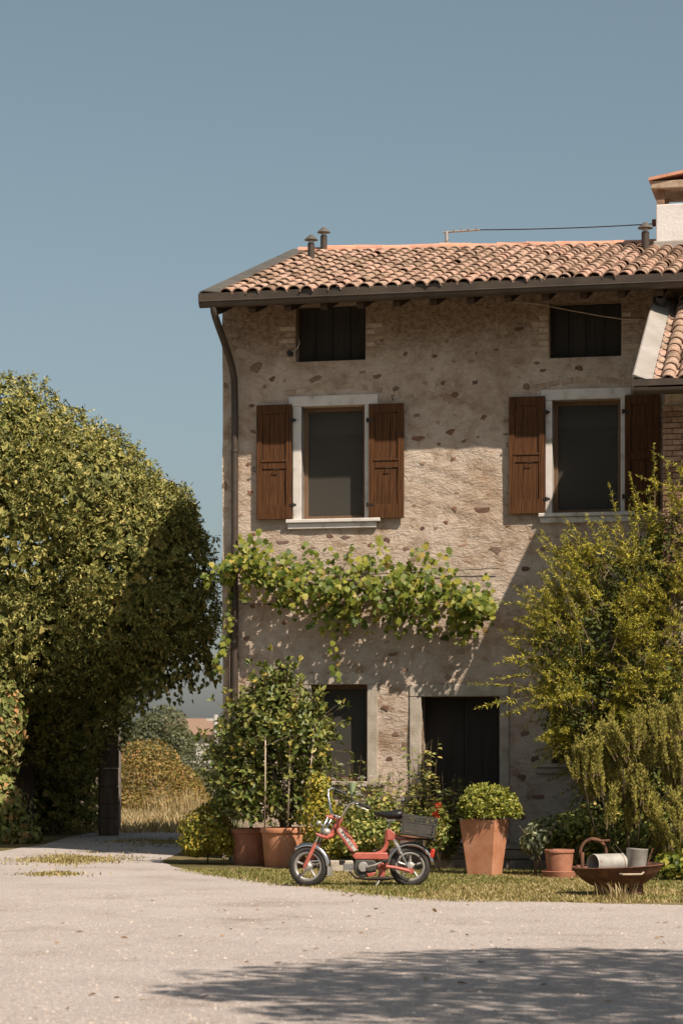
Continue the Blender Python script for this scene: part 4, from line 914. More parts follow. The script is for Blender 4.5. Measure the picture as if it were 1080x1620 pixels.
MB().tube([mp(566, 1269.5, -.28), mp(586, 1277.5, -.29)], [.017, .019], 10).build('grip', M['blackvinyl'], mop)
MB().tube([mp(531, 1249.5, .305), mp(548, 1257, .31)], [.017, .019], 10).build('grip', M['blackvinyl'], mop)
MB().tube([mp(563, 1272, -.29), mp(572, 1277, -.31), mp(582, 1280.5, -.31)], .005, 6).build('brake_lever', M['chrome'], mop)
for dy in (.0, .02): MB().tube([mp(562, 1270, -.26), mp(550, 1262, -.2+dy), mp(532, 1275, -.1+dy), mp(527, 1305, -.04), mp(533, 1320, -.03)], .005, 5).build('control_cable', M['blackvinyl'], mop)
MB().box(mp(533, 1292, 0), (.09, .08, .035), Matrix.Rotation(.35, 3, 'Y')).build('speedometer', M['alu'], mop, bevel=.01)
MB().tube([mp(591.5, 1288), mp(595, 1287), mp(603, 1287.5), mp(614, 1289), mp(627, 1288.5), mp(635, 1287), mp(638, 1287)], [.02, .045, .062, .09, .115, .112, .07], 16, True, .52).build('saddle', M['blackvinyl'], mop, auto=60)
MB().box(mp(618, 1297), (.10, .09, .02)).tube([mp(617, 1297), mp(615, 1313)], .0125, 8).build('saddle_post', M['chrome'], mop)
rk = MB().tube([mp(628, 1325, -.1), mp(690, 1329, -.1)], .008, 6).tube([mp(628, 1325, .1), mp(690, 1329, .1)], .008, 6)
for x in (632, 650, 668, 688): rk.tube([mp(x, 1325+(x-628)*.065, -.1), mp(x, 1325+(x-628)*.065, .1)], .007, 6)
rk.tube([mp(680, 1328, -.1), mp(651, 1376, -.1)], .007, 6).tube([mp(680, 1328, .1), mp(651, 1376, .1)], .007, 6)
rk.build('luggage_rack', M['iron'], mop)
MB().box((0, 0, 0), (.05, .09, .11), Matrix.Rotation(.25, 3, 'Y')).build('tail_light', M['redlens'], mop, bevel=.015, loc=mp(683.5, 1350))
# crate on the rack
ctr = mp(660.5, 1322.5) + Vector((m0.x, m0.y, 0))
crate = thing('plastic_crate', 'dark grey slatted plastic crate resting on the moped luggage rack', 'crate', ctr, 0); crate.rotation_euler = (0, math.radians(7.5), math.radians(-6))
cw, cd, chh = .19, .145, .225
MB().bx(-cw, cw, -cd, cd, .0, .012).build('base', M['plastic'], crate)
for sx in (-1, 1):
    for sy in (-1, 1): MB().bx(sx*cw-.018*(sx > 0), sx*cw+.018*(sx < 0), sy*cd-.018*(sy > 0), sy*cd+.018*(sy < 0), .0, chh).build('corner_post', M['plastic'], crate)
for sy in (-1, 1):
    y = sy*cd
    for z0, z1 in ((.012, .03), (.148, .16), (.180, .190), (.207, .228)): MB().bx(-cw-.003, cw+.003, y-.006, y+.006, z0, z1).build('rail', M['plastic'], crate)
    MB().bx(-cw+.03, cw-.03, y-.003, y+.003, .045, .148).build('side_panel', M['plastic'], crate)
    for i in range(15):
        x = -cw+.02+i*(2*cw-.04)/14; MB().bx(x-.004, x+.004, y-.004, y+.004, .03 if i % 2 else .16, .045 if i % 2 else .207).build('slat', M['plastic'], crate)
for sx in (-1, 1):
    x = sx*cw
    for z0, z1 in ((.012, .03), (.148, .16), (.207, .228)): MB().bx(x-.006, x+.006, -cd+.018, cd-.018, z0, z1).build('rail', M['plastic'], crate)
    MB().bx(x-.003, x+.003, -cd+.018, cd-.018, .03, .148).build('side_panel', M['plastic'], crate)

# ================================================================== FIRE BOWL
b0 = GR(978, 1416); FS = F_PX / b0.y
bowl = thing('fire_bowl', 'rusty iron fire bowl on a pierced stand at the gravel edge', 'fire bowl', b0, math.radians(10))
RB = .485
bw = MB().lathe([(0, .07), (.16, .08), (.30, .125), (.40, .195), (.455, .255), (RB, .31), (RB+.012, .318), (RB, .325), (.44, .265), (.33, .165), (.17, .10), (0, .085)], 48).build('bowl', M['rust'], bowl, auto=50); bw.rotation_euler = (0, math.radians(-2.5), 0)
ring = MB(); nS = 36; r_ = .26
for i in range(nS):
    if i % 6 == 3: continue
    a0, a1 = 2*PI*i/nS, 2*PI*(i+1)/nS
    ring.add([(r_*math.cos(a), r_*math.sin(a), z) for a in (a0, a1) for z in (0, .11)] + [((r_-.008)*math.cos(a), (r_-.008)*math.sin(a), z) for a in (a0, a1) for z in (0, .11)], [(0, 2, 3, 1), (4, 5, 7, 6), (0, 1, 5, 4), (2, 6, 7, 3), (1, 3, 7, 5), (0, 4, 6, 2)])
ring.lathe([(.26, .09), (.26, .12), (.252, .12), (.252, .09), (.26, .09)], 36).lathe([(.26, 0), (.26, .03), (.252, .03), (.252, 0), (.26, 0)], 36); ring.build('stand', M['rust'], bowl)
MB().tube([(-.12, -.43, .25), (-.10, -.485, .245), (.10, -.49, .245), (.14, -.44, .262)], .011, 8).build('handle', M['cane'], bowl)
def bl(px, py, y=0.0): return Vector(((px-978)/FS + b0.x, b0.y + y, (1416-py)/FS))
tin = thing('tin_drum', 'pale rusty tin drum lying on its side in the fire bowl', 'tin', bl(961, 1366), math.radians(32))
pts = [(-.165, 0), (.165, 0)]
MB().lathe([(.098, -.20), (.105, -.205), (.108, -.19), (.105, -.18), (.105, .18), (.108, .19), (.105, .205), (.0, .205)], 26, axis='x').lathe([(.098, -.20), (.099, .19)], 26, axis='x').build('shell', M['zinc'], tin, auto=40)
hol = MB()
for i in range(14):
    a = PI*.5 + PI*i/13; hol.lathe([(0, 0), (.009, 0)], 6, (0, 0, 0)); 
    k = len(hol.v)-12
    for j in range(12):
        x_, y__, z__ = hol.v[k+j]; rr = .1068
        hol.v[k+j] = (.15+x_, rr*math.cos(a+y__*9)*1.0, -rr*math.sin(a+y__*9)*-1 if False else rr*math.sin(a+y__*9))
hol.build('drum_holes', M['rust'], tin)['kind'] = 'stuff'
tin2 = thing('tin_bucket', 'pale dented tin bucket standing upright in the fire bowl', 'tin', bl(1006.5, 1378, .06), .3); tin2.rotation_euler = (0, math.radians(3), .3)
MB().lathe([(0, 0), (.108, 0), (.112, .01), (.115, .22), (.119, .225), (.119, .24), (.112, .24), (.108, .05), (0, .05)], 26).build('shell', M['zinc'], tin2, auto=40)
hoop = thing('iron_hoop', 'rusty bent iron hoop leaning up out of the fire bowl', 'hoop', bl(938, 1372, .0))
arc = [Vector((.14*math.cos(math.radians(a)) + .0, .02, .15+.155*math.sin(math.radians(a)))) for a in range(200, -25, -15)]
MB().tube(arc, .017, 8).build('hoop', M['rust'], hoop)
MB().tube([Vector((-.02, -.03, .30)), Vector((.08, -.04, .285)), Vector((.17, -.04, .29))], .012, 8).build('hook', M['rust'], hoop)
MB().tube([Vector((-.12, .0, .16)), Vector((-.12, -.02, -.03))], .02, 8).build('foot', M['rust'], hoop)
rod = MB().tube([(0, 0, 0), (.07, -.02, .22)], .009, 6).build('iron_rod', M['rust'], None, loc=bl(1021, 1374)); tag(rod, 'thin iron rod sticking up beside the upright tin', 'rod')
scr = thing('wood_scrap', 'small heap of rusty scrap lying in the fire bowl behind the drum', 'scrap', bl(950, 1372, .1))
for i in range(6): MB().box((random.uniform(-.16, .2), random.uniform(-.05, .1), random.uniform(.0, .04)), (random.uniform(.1, .25), .03, .02), Matrix.Rotation(random.uniform(-.5, .5), 3, 'Z')).build('scrap_piece', M['rust'], scr)

# ================================================================== small things in the bed
p = AT(655, 1282, 32.4)
jug = thing('zinc_jug', 'tall blue grey zinc watering jug standing among the bed plants', 'jug', (p.x, p.y, .30), .2)
MB().lathe([(0, 0), (.075, 0), (.08, .02), (.072, .3), (.078, .5), (.095, .62), (.09, .62), (.07, .5), (.0, .48)], 20).build('body', M['bluezinc'], jug, auto=40)
MB().tube([(-.07, 0, .52), (-.13, 0, .58), (-.17, 0, .60)], [.03, .024, .028], 8).build('spout', M['bluezinc'], jug)
MB().tube([(.085, 0, .58), (.15, 0, .5), (.14, 0, .3), (.075, 0, .2)], .011, 8).build('handle', M['bluezinc'], jug)
p = GR(557, 1374)
stk = thing('garden_stake', 'wooden garden stake topped with a pale green funnel', 'stake', p)
MB().tube([(0, 0, 0), (.01, 0, .95)], .014, 6).build('stick', M['cane'], stk)
MB().lathe([(.02, .94), (.035, 1.03), (.06, 1.14), (.055, 1.14), (.03, 1.03), (.015, .95)], 14).build('funnel', M['greenglass'], stk, auto=40)

# ================================================================== VEGETATION
def tube_mesh(name, paths, mat, parent, n=8):
    mb = MB()
    for path, rad in paths: mb.tube(path, rad, n)
    return mb.build(name, mat, parent, smooth=True)
def rel(ells, o): return [((c[0]-o[0], c[1]-o[1], c[2]-o[2]), r) for c, r in ells]

# ---- vine trained along the house wall
vine = thing('grape_vine', 'leafy grape vine trained along the farmhouse wall below the upper windows', 'vine', HO, HR)
def vpt(px, py, d): u, z = WP(px, py, d); return np.array([u, -d, z])
P = []; A = []; N = []; S = []
spine = [(352, 905), (370, 885), (395, 882), (425, 900), (460, 918), (500, 925), (550, 932), (600, 932), (650, 930), (700, 938), (740, 950), (775, 962)]
half = [18, 24, 30, 40, 48, 50, 50, 50, 52, 50, 40, 24]
sx = np.array([p[0] for p in spine]); sy = np.array([p[1] for p in spine])
def add_vine(px, py, d, s):
    P.append(vpt(px, py, d)); 
    n = np.array([random.gauss(.15, .45), random.gauss(-1.0, .4), random.gauss(.35, .4)]); a = np.array([random.gauss(0, .7), random.gauss(-.35, .35), -1 + random.gauss(0, .35)])
    N.append(n); A.append(a); S.append(s)
for i in range(2100):
    x = random.uniform(352, 782); y = np.interp(x, sx, sy); h = np.interp(x, sx, half)
    lump = 1 + .35*math.sin(x*.065+.6) + .2*math.sin(x*.17)
    if random.random() < .5*max(0, math.sin(x*.11+1.0)*math.sin(x*.047)): continue
    f = max(-1.1, min(1.35, random.gauss(0.05, .55))); yy = y + f*h*(lump if f < 0 else 1.0)
    add_vine(x, yy, random.uniform(.2, .72)*(1-.3*abs(f)), random.uniform(.055, .11))
def strand(pts, n, d0, d1, wob=5):
    xs_ = np.linspace(0, len(pts)-1, n)
    for q in xs_:
        i = min(int(q), len(pts)-2); f = q-i; x = pts[i][0]*(1-f)+pts[i+1][0]*f; y = pts[i][1]*(1-f)+pts[i+1][1]*f
        add_vine(x+random.gauss(0, wob), y+random.gauss(0, wob), random.uniform(d0, d1), random.uniform(.06, .11))
strand([(372, 880), (362, 930), (362, 980), (352, 1020), (346, 1050), (345, 1062)], 60, .15, .3, 4)
strand([(352, 890), (340, 905), (330, 918), (326, 925)], 24, .1, .25, 5)
strand([(385, 885), (392, 910), (388, 935), (384, 950)], 22, .2, .4)
strand([(515, 930), (527, 960), (530, 1000), (532, 1050), (530, 1065)], 34, .15, .4, 6)
strand([(500, 930), (505, 970), (508, 1000)], 12, .2, .4, 6)
strand([(620, 960), (618, 990), (622, 1000)], 14, .2, .4, 6)
strand([(735, 965), (733, 1000), (728, 1015)], 22, .25, .45, 5)
strand([(552, 905), (553, 880), (556, 866)], 12, .1, .3, 5); strand([(655, 905), (650, 885), (660, 870)], 16, .1, .3, 7); strand([(765, 940), (770, 915), (768, 905)], 8, .1, .3, 4)
P = np.array(P); A = np.array(A); N = np.array(N); S = np.array(S)
order = np.argsort(P[:, 1] - .6*S)          # nearest and largest first
tv, tf = T_VINE
vm_ = []
for v_ in range(3):
    w = tv.copy(); w[:, 2] += .06*np.sin(w[:, 0]*7+v_*2)+.05*np.sin(w[:, 1]*6+v_); w[:, 0] *= (1, .92, 1.06)[v_]
    me = np_mesh('vine_leaf', w, tf); me.materials.append(M['vine']); vm_.append(me)
for i in order[:290]:
    a = Vector(A[i]).normalized(); x_ = a.cross(Vector(N[i])).normalized(); n_ = x_.cross(a)
    o = link(bpy.data.objects.new('leaf', vm_[i % 3])); o.parent = vine; s_ = float(S[i])
    o.matrix_local = Matrix(((x_.x*s_, a.x*s_, n_.x*s_, P[i][0]), (x_.y*s_, a.y*s_, n_.y*s_, P[i][1]), (x_.z*s_, a.z*s_, n_.z*s_, P[i][2]), (0, 0, 0, 1)))
r_ = order[290:]
leaves('foliage', P[r_], A[r_], N[r_], S[r_], T_VINE, M['vine'], vine, 'stuff')
def vpath(pts, d): return [tuple(vpt(x, y, dd)) for (x, y), dd in zip(pts, d)]
tube_mesh('cane', [(vpath([(366, 1330), (366, 1200), (364, 1050), (362, 950), (368, 895), (420, 905), (520, 930), (640, 935), (770, 960)], [.06, .07, .08, .12, .2, .25, .3, .3, .25]), [.035, .033, .03, .028, .025, .02, .016, .014, .008])], M['bark'], vine, 8)
for pts in ([(420, 905), (450, 890), (480, 885)], [(520, 930), (545, 895), (556, 862)], [(640, 935), (652, 895), (662, 868)], [(520, 930), (528, 990), (531, 1062)], [(600, 934), (610, 975), (620, 1000)], [(700, 945), (725, 985), (730, 1012)], [(362, 950), (350, 1010), (345, 1058)], [(365, 890), (345, 900), (327, 922)]):
    tube_mesh('shoot', [(vpath(pts, [.3, .25, .25]), [.009, .006, .003])], M['twig'], vine, 5)
for y_, d_ in ((905, .05), (955, .28)):
    tube_mesh('support_wire', [(vpath([(372, y_), (580, y_+4), (790, y_-6)], [d_]*3), [.006]*3)], M['iron'], vine, 5)
for px in (440, 560, 690):
    u, z = WP(px, 950, .28); MB().tube([(u, .02, z+.12), (u, -.28, z+.0)], .010, 6).build('support_bracket', M['iron'], vine)

# ---- big ivy covered tree on the left
o = Vector((-5.0, 45.0, 0))
E = [(AT(40, 850, 43.6), (2.4, 2.1, 2.3)), (AT(215, 905, 42.4), (1.36, 1.5, 1.65)), (AT(135, 800, 42.8), (1.38, 1.5, 1.3)), (AT(0, 745, 43.4), (1.3, 1.7, 1.65)),
     (AT(268, 962, 42.0), (.8, .95, .8)), (AT(240, 850, 42.4), (.9, 1.1, .95)), (AT(-160, 850, 43.6), (2.5, 2.4, 3.0)), (AT(40, 1000, 43.4), (1.8, 1.8, 1.25)), (AT(150, 1000, 43.2), (1.3, 1.4, 1.0)), (AT(-130, 1100, 45.2), (2.0, 2.0, 2.4)), (AT(50, 1120, 46.6), (1.6, 1.1, 1.8)), (AT(185, 1060, 43.8), (.7, .95, .7)), (AT(50, 1250, 46.8), (1.5, 1.0, 1.4)), (AT(110, 1100, 45.2), (1.2, 1.2, 1.3))]
tree = thing('ivy_tree', 'huge rounded tree smothered in ivy beside the gravel lane', 'tree', o)
E = rel(E, o)
P1, N1 = shell(E, 27000, .12, .10, 1.7, 0, .16)
lump = fnoise(P1, 3.6, 2); P1 = P1 + N1*(lump*.13)[:, None]
k = P1[:, 2] > .15; P1, N1 = P1[k], N1[k]; m_ = len(P1)
D1 = unit(N1 + RNG.normal(size=N1.shape)*.45 + np.array([0, 0, .15])); Q1 = P1 + D1*(RNG.random(m_)**2*.16)[:, None]
PP = np.repeat(Q1, 6, 0) + RNG.normal(size=(m_*6, 3))*.022; DD_ = np.repeat(D1, 6, 0)
AA = unit(DD_*.35 + RNG.normal(size=PP.shape)*.75 + np.array([0, 0, -.45]))
crown_leaves = leaves('crown', PP, AA, unit(DD_ + RNG.normal(size=PP.shape)*.7), RNG.uniform(.05, .105, len(PP)), T_NARROW, M['ivy'], tree, 'stuff')
P2, N2 = shell(E, 26000, .5, .08, 1.7, 0, .5)
k = P2[:, 2] > .1; P2, N2 = P2[k] - N2[k]*.15, N2[k]
leaves('inner_leaves', P2, tangent(N2, 1.0), unit(N2 + RNG.normal(size=N2.shape)*.5), RNG.uniform(.13, .2, len(P2)), T_IVY, M['ivy'], tree, 'stuff')
tube_mesh('trunk', [([(-1.2, .6, 0), (-1.1, .5, 1.5), (-.8, .2, 3.2), (-.5, 0, 5)], [.42, .34, .28, .16]), ([(-1.0, .4, 2.2), (.6, -.3, 3.6), (1.8, -.8, 4.6)], [.2, .13, .06]), ([(-1.0, .4, 2.6), (-2.4, 0, 4.2), (-3.2, 0, 5.6)], [.2, .14, .06])], M['bark'], tree, 10)
# trailing shoots on the crown's shaded right side
tips = []; bases = []
for i in range(150):
    px = random.uniform(205, 340); py = 985 + random.uniform(-30, 55) + max(0, (330-px))*.55; b = AT(px, py, 42.2+random.uniform(-.3, .5)); b = b - o
    bases.append(tuple(b)); tips.append((b[0]+random.gauss(.08, .12), b[1]+random.gauss(0, .1), b[2]-random.uniform(.15, .55)))
L = sprig_points(bases, tips, .1, 9); pp = np.concatenate(L); pp += RNG.normal(size=pp.shape)*.03
aa = unit(RNG.normal(size=pp.shape)*.6 + np.array([0, 0, -1])); leaves('hanging_shoots', pp, aa, RNG.normal(size=pp.shape), RNG.uniform(.07, .13, len(pp)), T_IVY, M['ivy'], tree, 'stuff')
# upright wisps along the outline
# ---- lit ivy bank at the lane edge
o = GR(-25, 1343); ib = thing('ivy_bank', 'sunlit ivy climbing a mound at the edge of the lane', 'ivy', o)
E = [(AT(0, 1165, 41.6), (.42, .45, .85)), (AT(-2, 1290, 41.2), (.55, .6, .75)), (AT(-70, 1200, 42.4), (.7, .6, 1.6)), (AT(22, 1325, 41.2), (.45, .5, .22)), (AT(8, 1110, 42.6), (.2, .2, .35))]
crown('foliage', rel(E, o), 8000, (.07, .13), M['ivy2'], ib, T_IVY, thick=.7, rough=.32, nscale=3.2, droop=.9, floor=.0, tilt=.6)['kind'] = 'stuff'
tube_mesh('stem', [([(0, .2, 0), (.05, .2, 1.2), (.15, .15, 2.3)], [.07, .05, .02])], M['bark'], ib, 6)
gw = thing('garden_wall', 'old stone garden wall in deep shade behind the gate post', 'wall', (-7.9, 47.6, 0), .03)
MB().bx(-3.6, 3.55, -.2, .2, 0, 2.5).build('wall', M['paving'], gw, bevel=.03); MB().bx(-3.65, 3.6, -.26, .26, 2.5, 2.6).build('coping', M['doorstone'], gw, bevel=.02)
# stone gate post under the tree
p = GR(172, 1322)
gp = thing('gate_post', 'weathered stone gate post in deep shade under the ivy tree', 'post', p, .2)
z = 0.0
for i in range(6):
    h = random.uniform(.26, .36); w = random.uniform(.33, .37); MB().bx(-w/2, w/2, -.17, .17, z+.004, z+h).build('stone', M['bark'], gp, bevel=.02); z += h

# ---- potted laurel at the house corner
o = (potA + potB)/2
la = thing('potted_laurel', 'bushy laurel with glossy leaves tied to canes in the terracotta pots', 'shrub', o)
E = [(AT(440, 1140, 32.7), (.62, .45, .55)), (AT(385, 1180, 33.0), (.42, .4, .65)), (AT(480, 1170, 32.6), (.38, .4, .5)), (AT(400, 1250, 32.9), (.42, .4, .38)), (AT(470, 1260, 32.7), (.35, .35, .35)), (AT(365, 1240, 33.2), (.25, .3, .45)), (AT(430, 1090, 32.8), (.28, .3, .25))]
E = rel(E, o)
P1, N1 = shell(E, 5600, .75, .16, 3.0, 3, .6)
k = P1[:, 2] > .42; P1, N1 = P1[k], N1[k]
# leaves in whorls on twigs
bases = P1[:420]; tips = bases + N1[:420]*RNG.uniform(.08, .26, 420)[:, None] + RNG.normal(size=(420, 3))*.05 + np.array([0, 0, .08])
L = sprig_points(bases - N1[:420]*.12, tips, .05, 5); stems('twigs', L, .005, .002, M['twig'], la, 4)['kind'] = 'stuff'
tw = np.concatenate([np.repeat(t_[None], 6, 0) for t_ in tips]) + RNG.normal(size=(420*6, 3))*.015
ta = unit(np.repeat(N1[:420], 6, 0)*.5 + RNG.normal(size=(420*6, 3))*.75 + np.array([0, -.1, .35]))
PA = np.concatenate([P1[420:], tw]); AA = np.concatenate([unit(tangent(N1[420:], .1) + N1[420:]*.5), ta]); NA = unit(np.concatenate([N1[420:], np.repeat(N1[:420], 6, 0)]) + RNG.normal(size=(len(PA), 3))*.5 + np.array([0, 0, .5]))
SA = RNG.uniform(.07, .12, len(PA))
vis = np.argsort(PA[:, 1])[:240]; rest = np.argsort(PA[:, 1])[240:]
lme = np_mesh('laurel_leaf', *T_LEAF4); lme.materials.append(M['laurel'])
for i in vis:
    a = Vector(AA[i]).normalized(); x_ = a.cross(Vector(NA[i])).normalized(); n_ = x_.cross(a); s_ = float(SA[i])
    q_ = link(bpy.data.objects.new('leaf', lme)); q_.parent = la
    q_.matrix_local = Matrix(((x_.x*s_, a.x*s_, n_.x*s_, PA[i][0]), (x_.y*s_, a.y*s_, n_.y*s_, PA[i][1]), (x_.z*s_, a.z*s_, n_.z*s_, PA[i][2]), (0, 0, 0, 1)))
leaves('foliage', PA[rest], AA[rest], NA[rest], SA[rest], T_LEAF4, M['laurel'], la, 'stuff')
pA = potA - o; pB = potB - o
for dx, dy in ((-.05, 0), (.06, .05), (.0, -.06)): tube_mesh('trunk', [([tuple(pA + Vector((dx, dy, .45))), tuple(pA + Vector((dx*1.6, dy, 1.0))), tuple(pA + Vector((dx*4-.1, dy*2, 1.8)))], [.022, .018, .008])], M['bark'], la, 6)
tube_mesh('trunk', [([tuple(pB + Vector((0, 0, .42))), tuple(pB + Vector((-.05, 0, 1.2))), tuple(pB + Vector((.0, 0, 2.0)))], [.03, .022, .01])], M['bark'], la, 6)
for (xa, ya, xb, yb) in ((419, 1311, 420, 1165), (455, 1311, 459, 1155), (484, 1311, 497, 1145)):
    a = AT(xa, ya+6, potA.y-.2) - o; b = AT(xb, yb, potA.y-.3) - o; tube_mesh('cane_stake', [([tuple(a), tuple(b)], [.012, .010])], M['cane'], la, 6)
tube_mesh('tie', [([tuple(AT(420, 1180, potA.y-.3)-o), tuple(AT(459, 1163, potA.y-.33)-o), tuple(AT(497, 1165, potA.y-.3)-o)], [.005]*3)], M['cane'], la, 5)

# ---- yellow green shrub at the corner
o = GR(328, 1366)
sh = thing('corner_shrub', 'low yellow green shrub at the left corner of the farmhouse', 'shrub', o)
E = rel([(AT(328, 1318, 33.4), (.36, .35, .33)), (AT(352, 1330, 33.3), (.24, .3, .22)), (AT(308, 1335, 33.3), (.2, .25, .18)), (AT(338, 1290, 33.6), (.18, .2, .2))], o)
crown('foliage', E, 3600, (.04, .075), M['yellowshrub'], sh, T_LEAF2, thick=.6, rough=.22, nscale=3.5, droop=.2, floor=.02, tilt=.8)['kind'] = 'stuff'
tube_mesh('stem', [([(0, 0, 0), (.03, 0, .3), (.1, 0, .55)], [.012, .009, .004])], M['twig'], sh, 5)
def straps(o, n, h, spread, mat, parent, name='strap_leaves', w=.035, lean=.35):
    V = []; F = []
    for i in range(n):
        a = random.uniform(0, 2*PI); r = random.uniform(0, spread); hh = h*random.uniform(.6, 1.1); ln = lean*random.uniform(.2, 1.3); b = len(V); ww = w*random.uniform(.6, 1.1)
        px_, py_ = -math.sin(a)*ww/2, math.cos(a)*ww/2
        for j in range(5):
            t_ = j/4; x_ = r*math.cos(a) + math.cos(a)*ln*hh*t_*t_; y_ = r*math.sin(a) + math.sin(a)*ln*hh*t_*t_; z_ = hh*(t_ - .35*ln*t_**3); k_ = (1-t_**2)*.9+.1
            V += [(o[0]+x_-px_*k_, o[1]+y_-py_*k_, o[2]+z_), (o[0]+x_+px_*k_, o[1]+y_+py_*k_, o[2]+z_)]
        F += [(b+2*j, b+2*j+1, b+2*j+3, b+2*j+2) for j in range(4)]
    q_ = obj(name, np_mesh(name, V, F), mat, parent); q_['kind'] = 'stuff'; return q_
o = GR(372, 1362); ir = thing('strap_leaf_plant', 'clump of long strap leaves between corner shrub and pots', 'plant', o)
straps((0, 0, 0), 46, .75, .12, M['silver'], ir)

# ---- bed plants in front of the wall
def bed_plant(name, label, px, py_base, ells_px, Y, n, size, mat, T=T_LEAF2, droop=.2, cat='plant', nst=5, thick=.8, rough=.3):
    base_ = AT(px, HOR + EYE*F_PX/Y, Y); base_.z = 0
    t = thing(name, label, cat, base_)
    E = [(AT(x, y, Y+dy) - base_, (rx, .8*max(rx, .15), rz)) for x, y, rx, rz, dy in ells_px]
    crown('foliage', [(tuple(c), r) for c, r in E], n, size, mat, t, T, thick=thick, rough=rough, nscale=4, droop=droop, floor=.02, tilt=.8, inner=.8)['kind'] = 'stuff'
    for i in range(nst):
        c = Vector(E[i % len(E)][0]) + Vector((random.gauss(0, .08), random.gauss(0, .05), .1)); tube_mesh('stem', [([(random.gauss(0, .06), random.gauss(0, .05), 0), tuple(c*.5 + Vector((0, 0, .1))), tuple(c)], [.010, .007, .003])], M['twig'], t, 5)
    return t
def sprig_plant(name, label, px, Y, n, spread, h, leaf, mat, lean=.25, per=16, cat='plant', T=T_LEAF4, z0=.0, seed=0):
    b_ = AT(px, HOR, Y); b_.z = z0; t = thing(name, label, cat, b_); bs = []; ts = []
    for i in range(n):
        a = random.uniform(0, 2*PI); r = spread*math.sqrt(random.random()); hh = random.uniform(h*.45, h)
        bs.append((r*.35*math.cos(a), r*.3*math.sin(a), 0)); ts.append((r*math.cos(a) + random.gauss(0, lean*.4), r*.7*math.sin(a) - lean*.15, hh))
    L = sprig_points(bs, ts, .08, 14); stems('stems', L, .007, .002, M['twig'], t, 4)['kind'] = 'stuff'
    PP = []; AA = []; SS = []
    for l_ in L:
        q_ = RNG.uniform(.25, 1, per); ix = np.clip((q_*13).astype(int), 0, 12); PP.append(l_[ix] + RNG.normal(size=(per, 3))*.02); az = RNG.uniform(0, 2*PI, per)
        AA.append(np.stack([np.cos(az), np.sin(az), RNG.uniform(-.3, .5, per)], -1)); SS.append(leaf*(1.15-.5*q_)*RNG.uniform(.7, 1.2, per))
    leaves('foliage', np.concatenate(PP), np.concatenate(AA), RNG.normal(size=(len(PP)*per, 3))*.4 + np.array([.1, -.3, 1.]), np.concatenate(SS), T, mat, t, 'stuff'); return t
bed_plant('yellow_shrub', 'small shrub with yellowing leaves behind the moped handlebar', 515, 1370, [(512, 1300, .24, .34, 0), (505, 1250, .2, .28, .1), (530, 1330, .2, .25, 0)], 31.6, 2600, (.045, .08), M['yellowshrub'], cat='shrub')
t = bed_plant('white_flower_clump', 'clump of thin green stems carrying flat white flower heads', 565, 1370, [(570, 1310, .3, .3, 0), (600, 1290, .22, .3, 0)], 31.8, 900, (.04, .08), M['bed'])
straps((0, 0, 0), 150, 1.0, .26, M['greengrass'], t, 'flower_stems', .012, .22)
for i in range(12):
    c = AT(random.uniform(515, 605), random.uniform(1228, 1275), 31.8+random.uniform(-.1, .2)) - Vector(t.location); k_ = 26; rr = random.uniform(.025, .05)
    d = sph(k_); d[:, 2] = np.abs(d[:, 2])*.45; leaves('flower_head', np.array(c) + d*rr, d, RNG.normal(size=(k_, 3))+np.array([0, 0, 1]), np.full(k_, .024), T_LEAF2, M['whiteflower'], t)
sprig_plant('rose_bush', 'loose pale leaved rose bush behind the moped saddle', 615, 32.1, 70, .46, 1.35, .10, M['bed'], .3, 20, 'shrub')
sprig_plant('tall_leafy_plant', 'tall airy plant with pale divided leaves against the door jamb', 672, 32.2, 26, .26, 1.75, .115, M['bed'], .2, 18)
sprig_plant('broad_leaf_plant', 'dark broad leaved plant between the crate and the square planter', 710, 31.9, 40, .34, 1.3, .13, M['laurel'], .3, 14)
t = bed_plant('red_flower', 'plant with red orange blooms rising behind the plastic crate', 690, 1370, [(690, 1310, .14, .25, 0)], 31.2, 350, (.05, .09), M['bed'], T_LEAF4, cat='plant', nst=3)
for px, py in ((694, 1276), (691, 1288), (688, 1292)):
    c = AT(px, py, 31.1) - Vector(t.location); k_ = 22; d = sph(k_); leaves('bloom', np.array(c) + d*.018, d, RNG.normal(size=(k_, 3)), np.full(k_, .05), T_LEAF4, M['redflower'], t)
sprig_plant('dark_wall_shrub', 'dark leafy shrub below the ground floor window', 553, 33.0, 60, .5, 1.55, .11, M['laurel'], .3, 18, 'shrub')
bed_plant('low_bed_plant', 'low green plant under the moped saddle', 600, 1370, [(600, 1320, .3, .16, 0), (560, 1335, .2, .16, 0)], 31.3, 1200, (.05, .09), M['bed'], T_LEAF4)
bed_plant('low_shrub', 'small shrub beside the foot of the large round pot', 500, 1370, [(500, 1340, .16, .2, 0)], 32.2, 700, (.04, .08), M['bed'], T_LEAF2, cat='shrub')

# ---- clipped round shrub in the square planter
t = thing('round_shrub', 'clipped dome of bright green leaves growing in the square planter', 'shrub', planter_loc + Vector((0, 0, .62)))
o = Vector(t.location); c = AT(772, 1278, planter_loc.y) - o
P1, N1 = shell([(tuple(c), (.36, .34, .27)), (tuple(c + Vector((.12, -.05, -.03))), (.25, .25, .2)), (tuple(c+Vector((-.14, -.08, .0))), (.2, .22, .2))], 800, .22, .12, 5, 2, .3)
k = P1[:, 2] > c.z-.1; P1, N1 = P1[k], N1[k]; m_ = len(P1)
PP = np.repeat(P1, 7, 0) + RNG.normal(size=(m_*7, 3))*.012; NN = np.repeat(N1, 7, 0); AA = unit(RNG.normal(size=NN.shape)*.8 + NN*.7)
leaves('foliage', PP, AA, unit(NN + RNG.normal(size=NN.shape)*.35), RNG.uniform(.035, .06, len(PP)), T_LEAF4, M['boxleaf'], t, 'stuff')
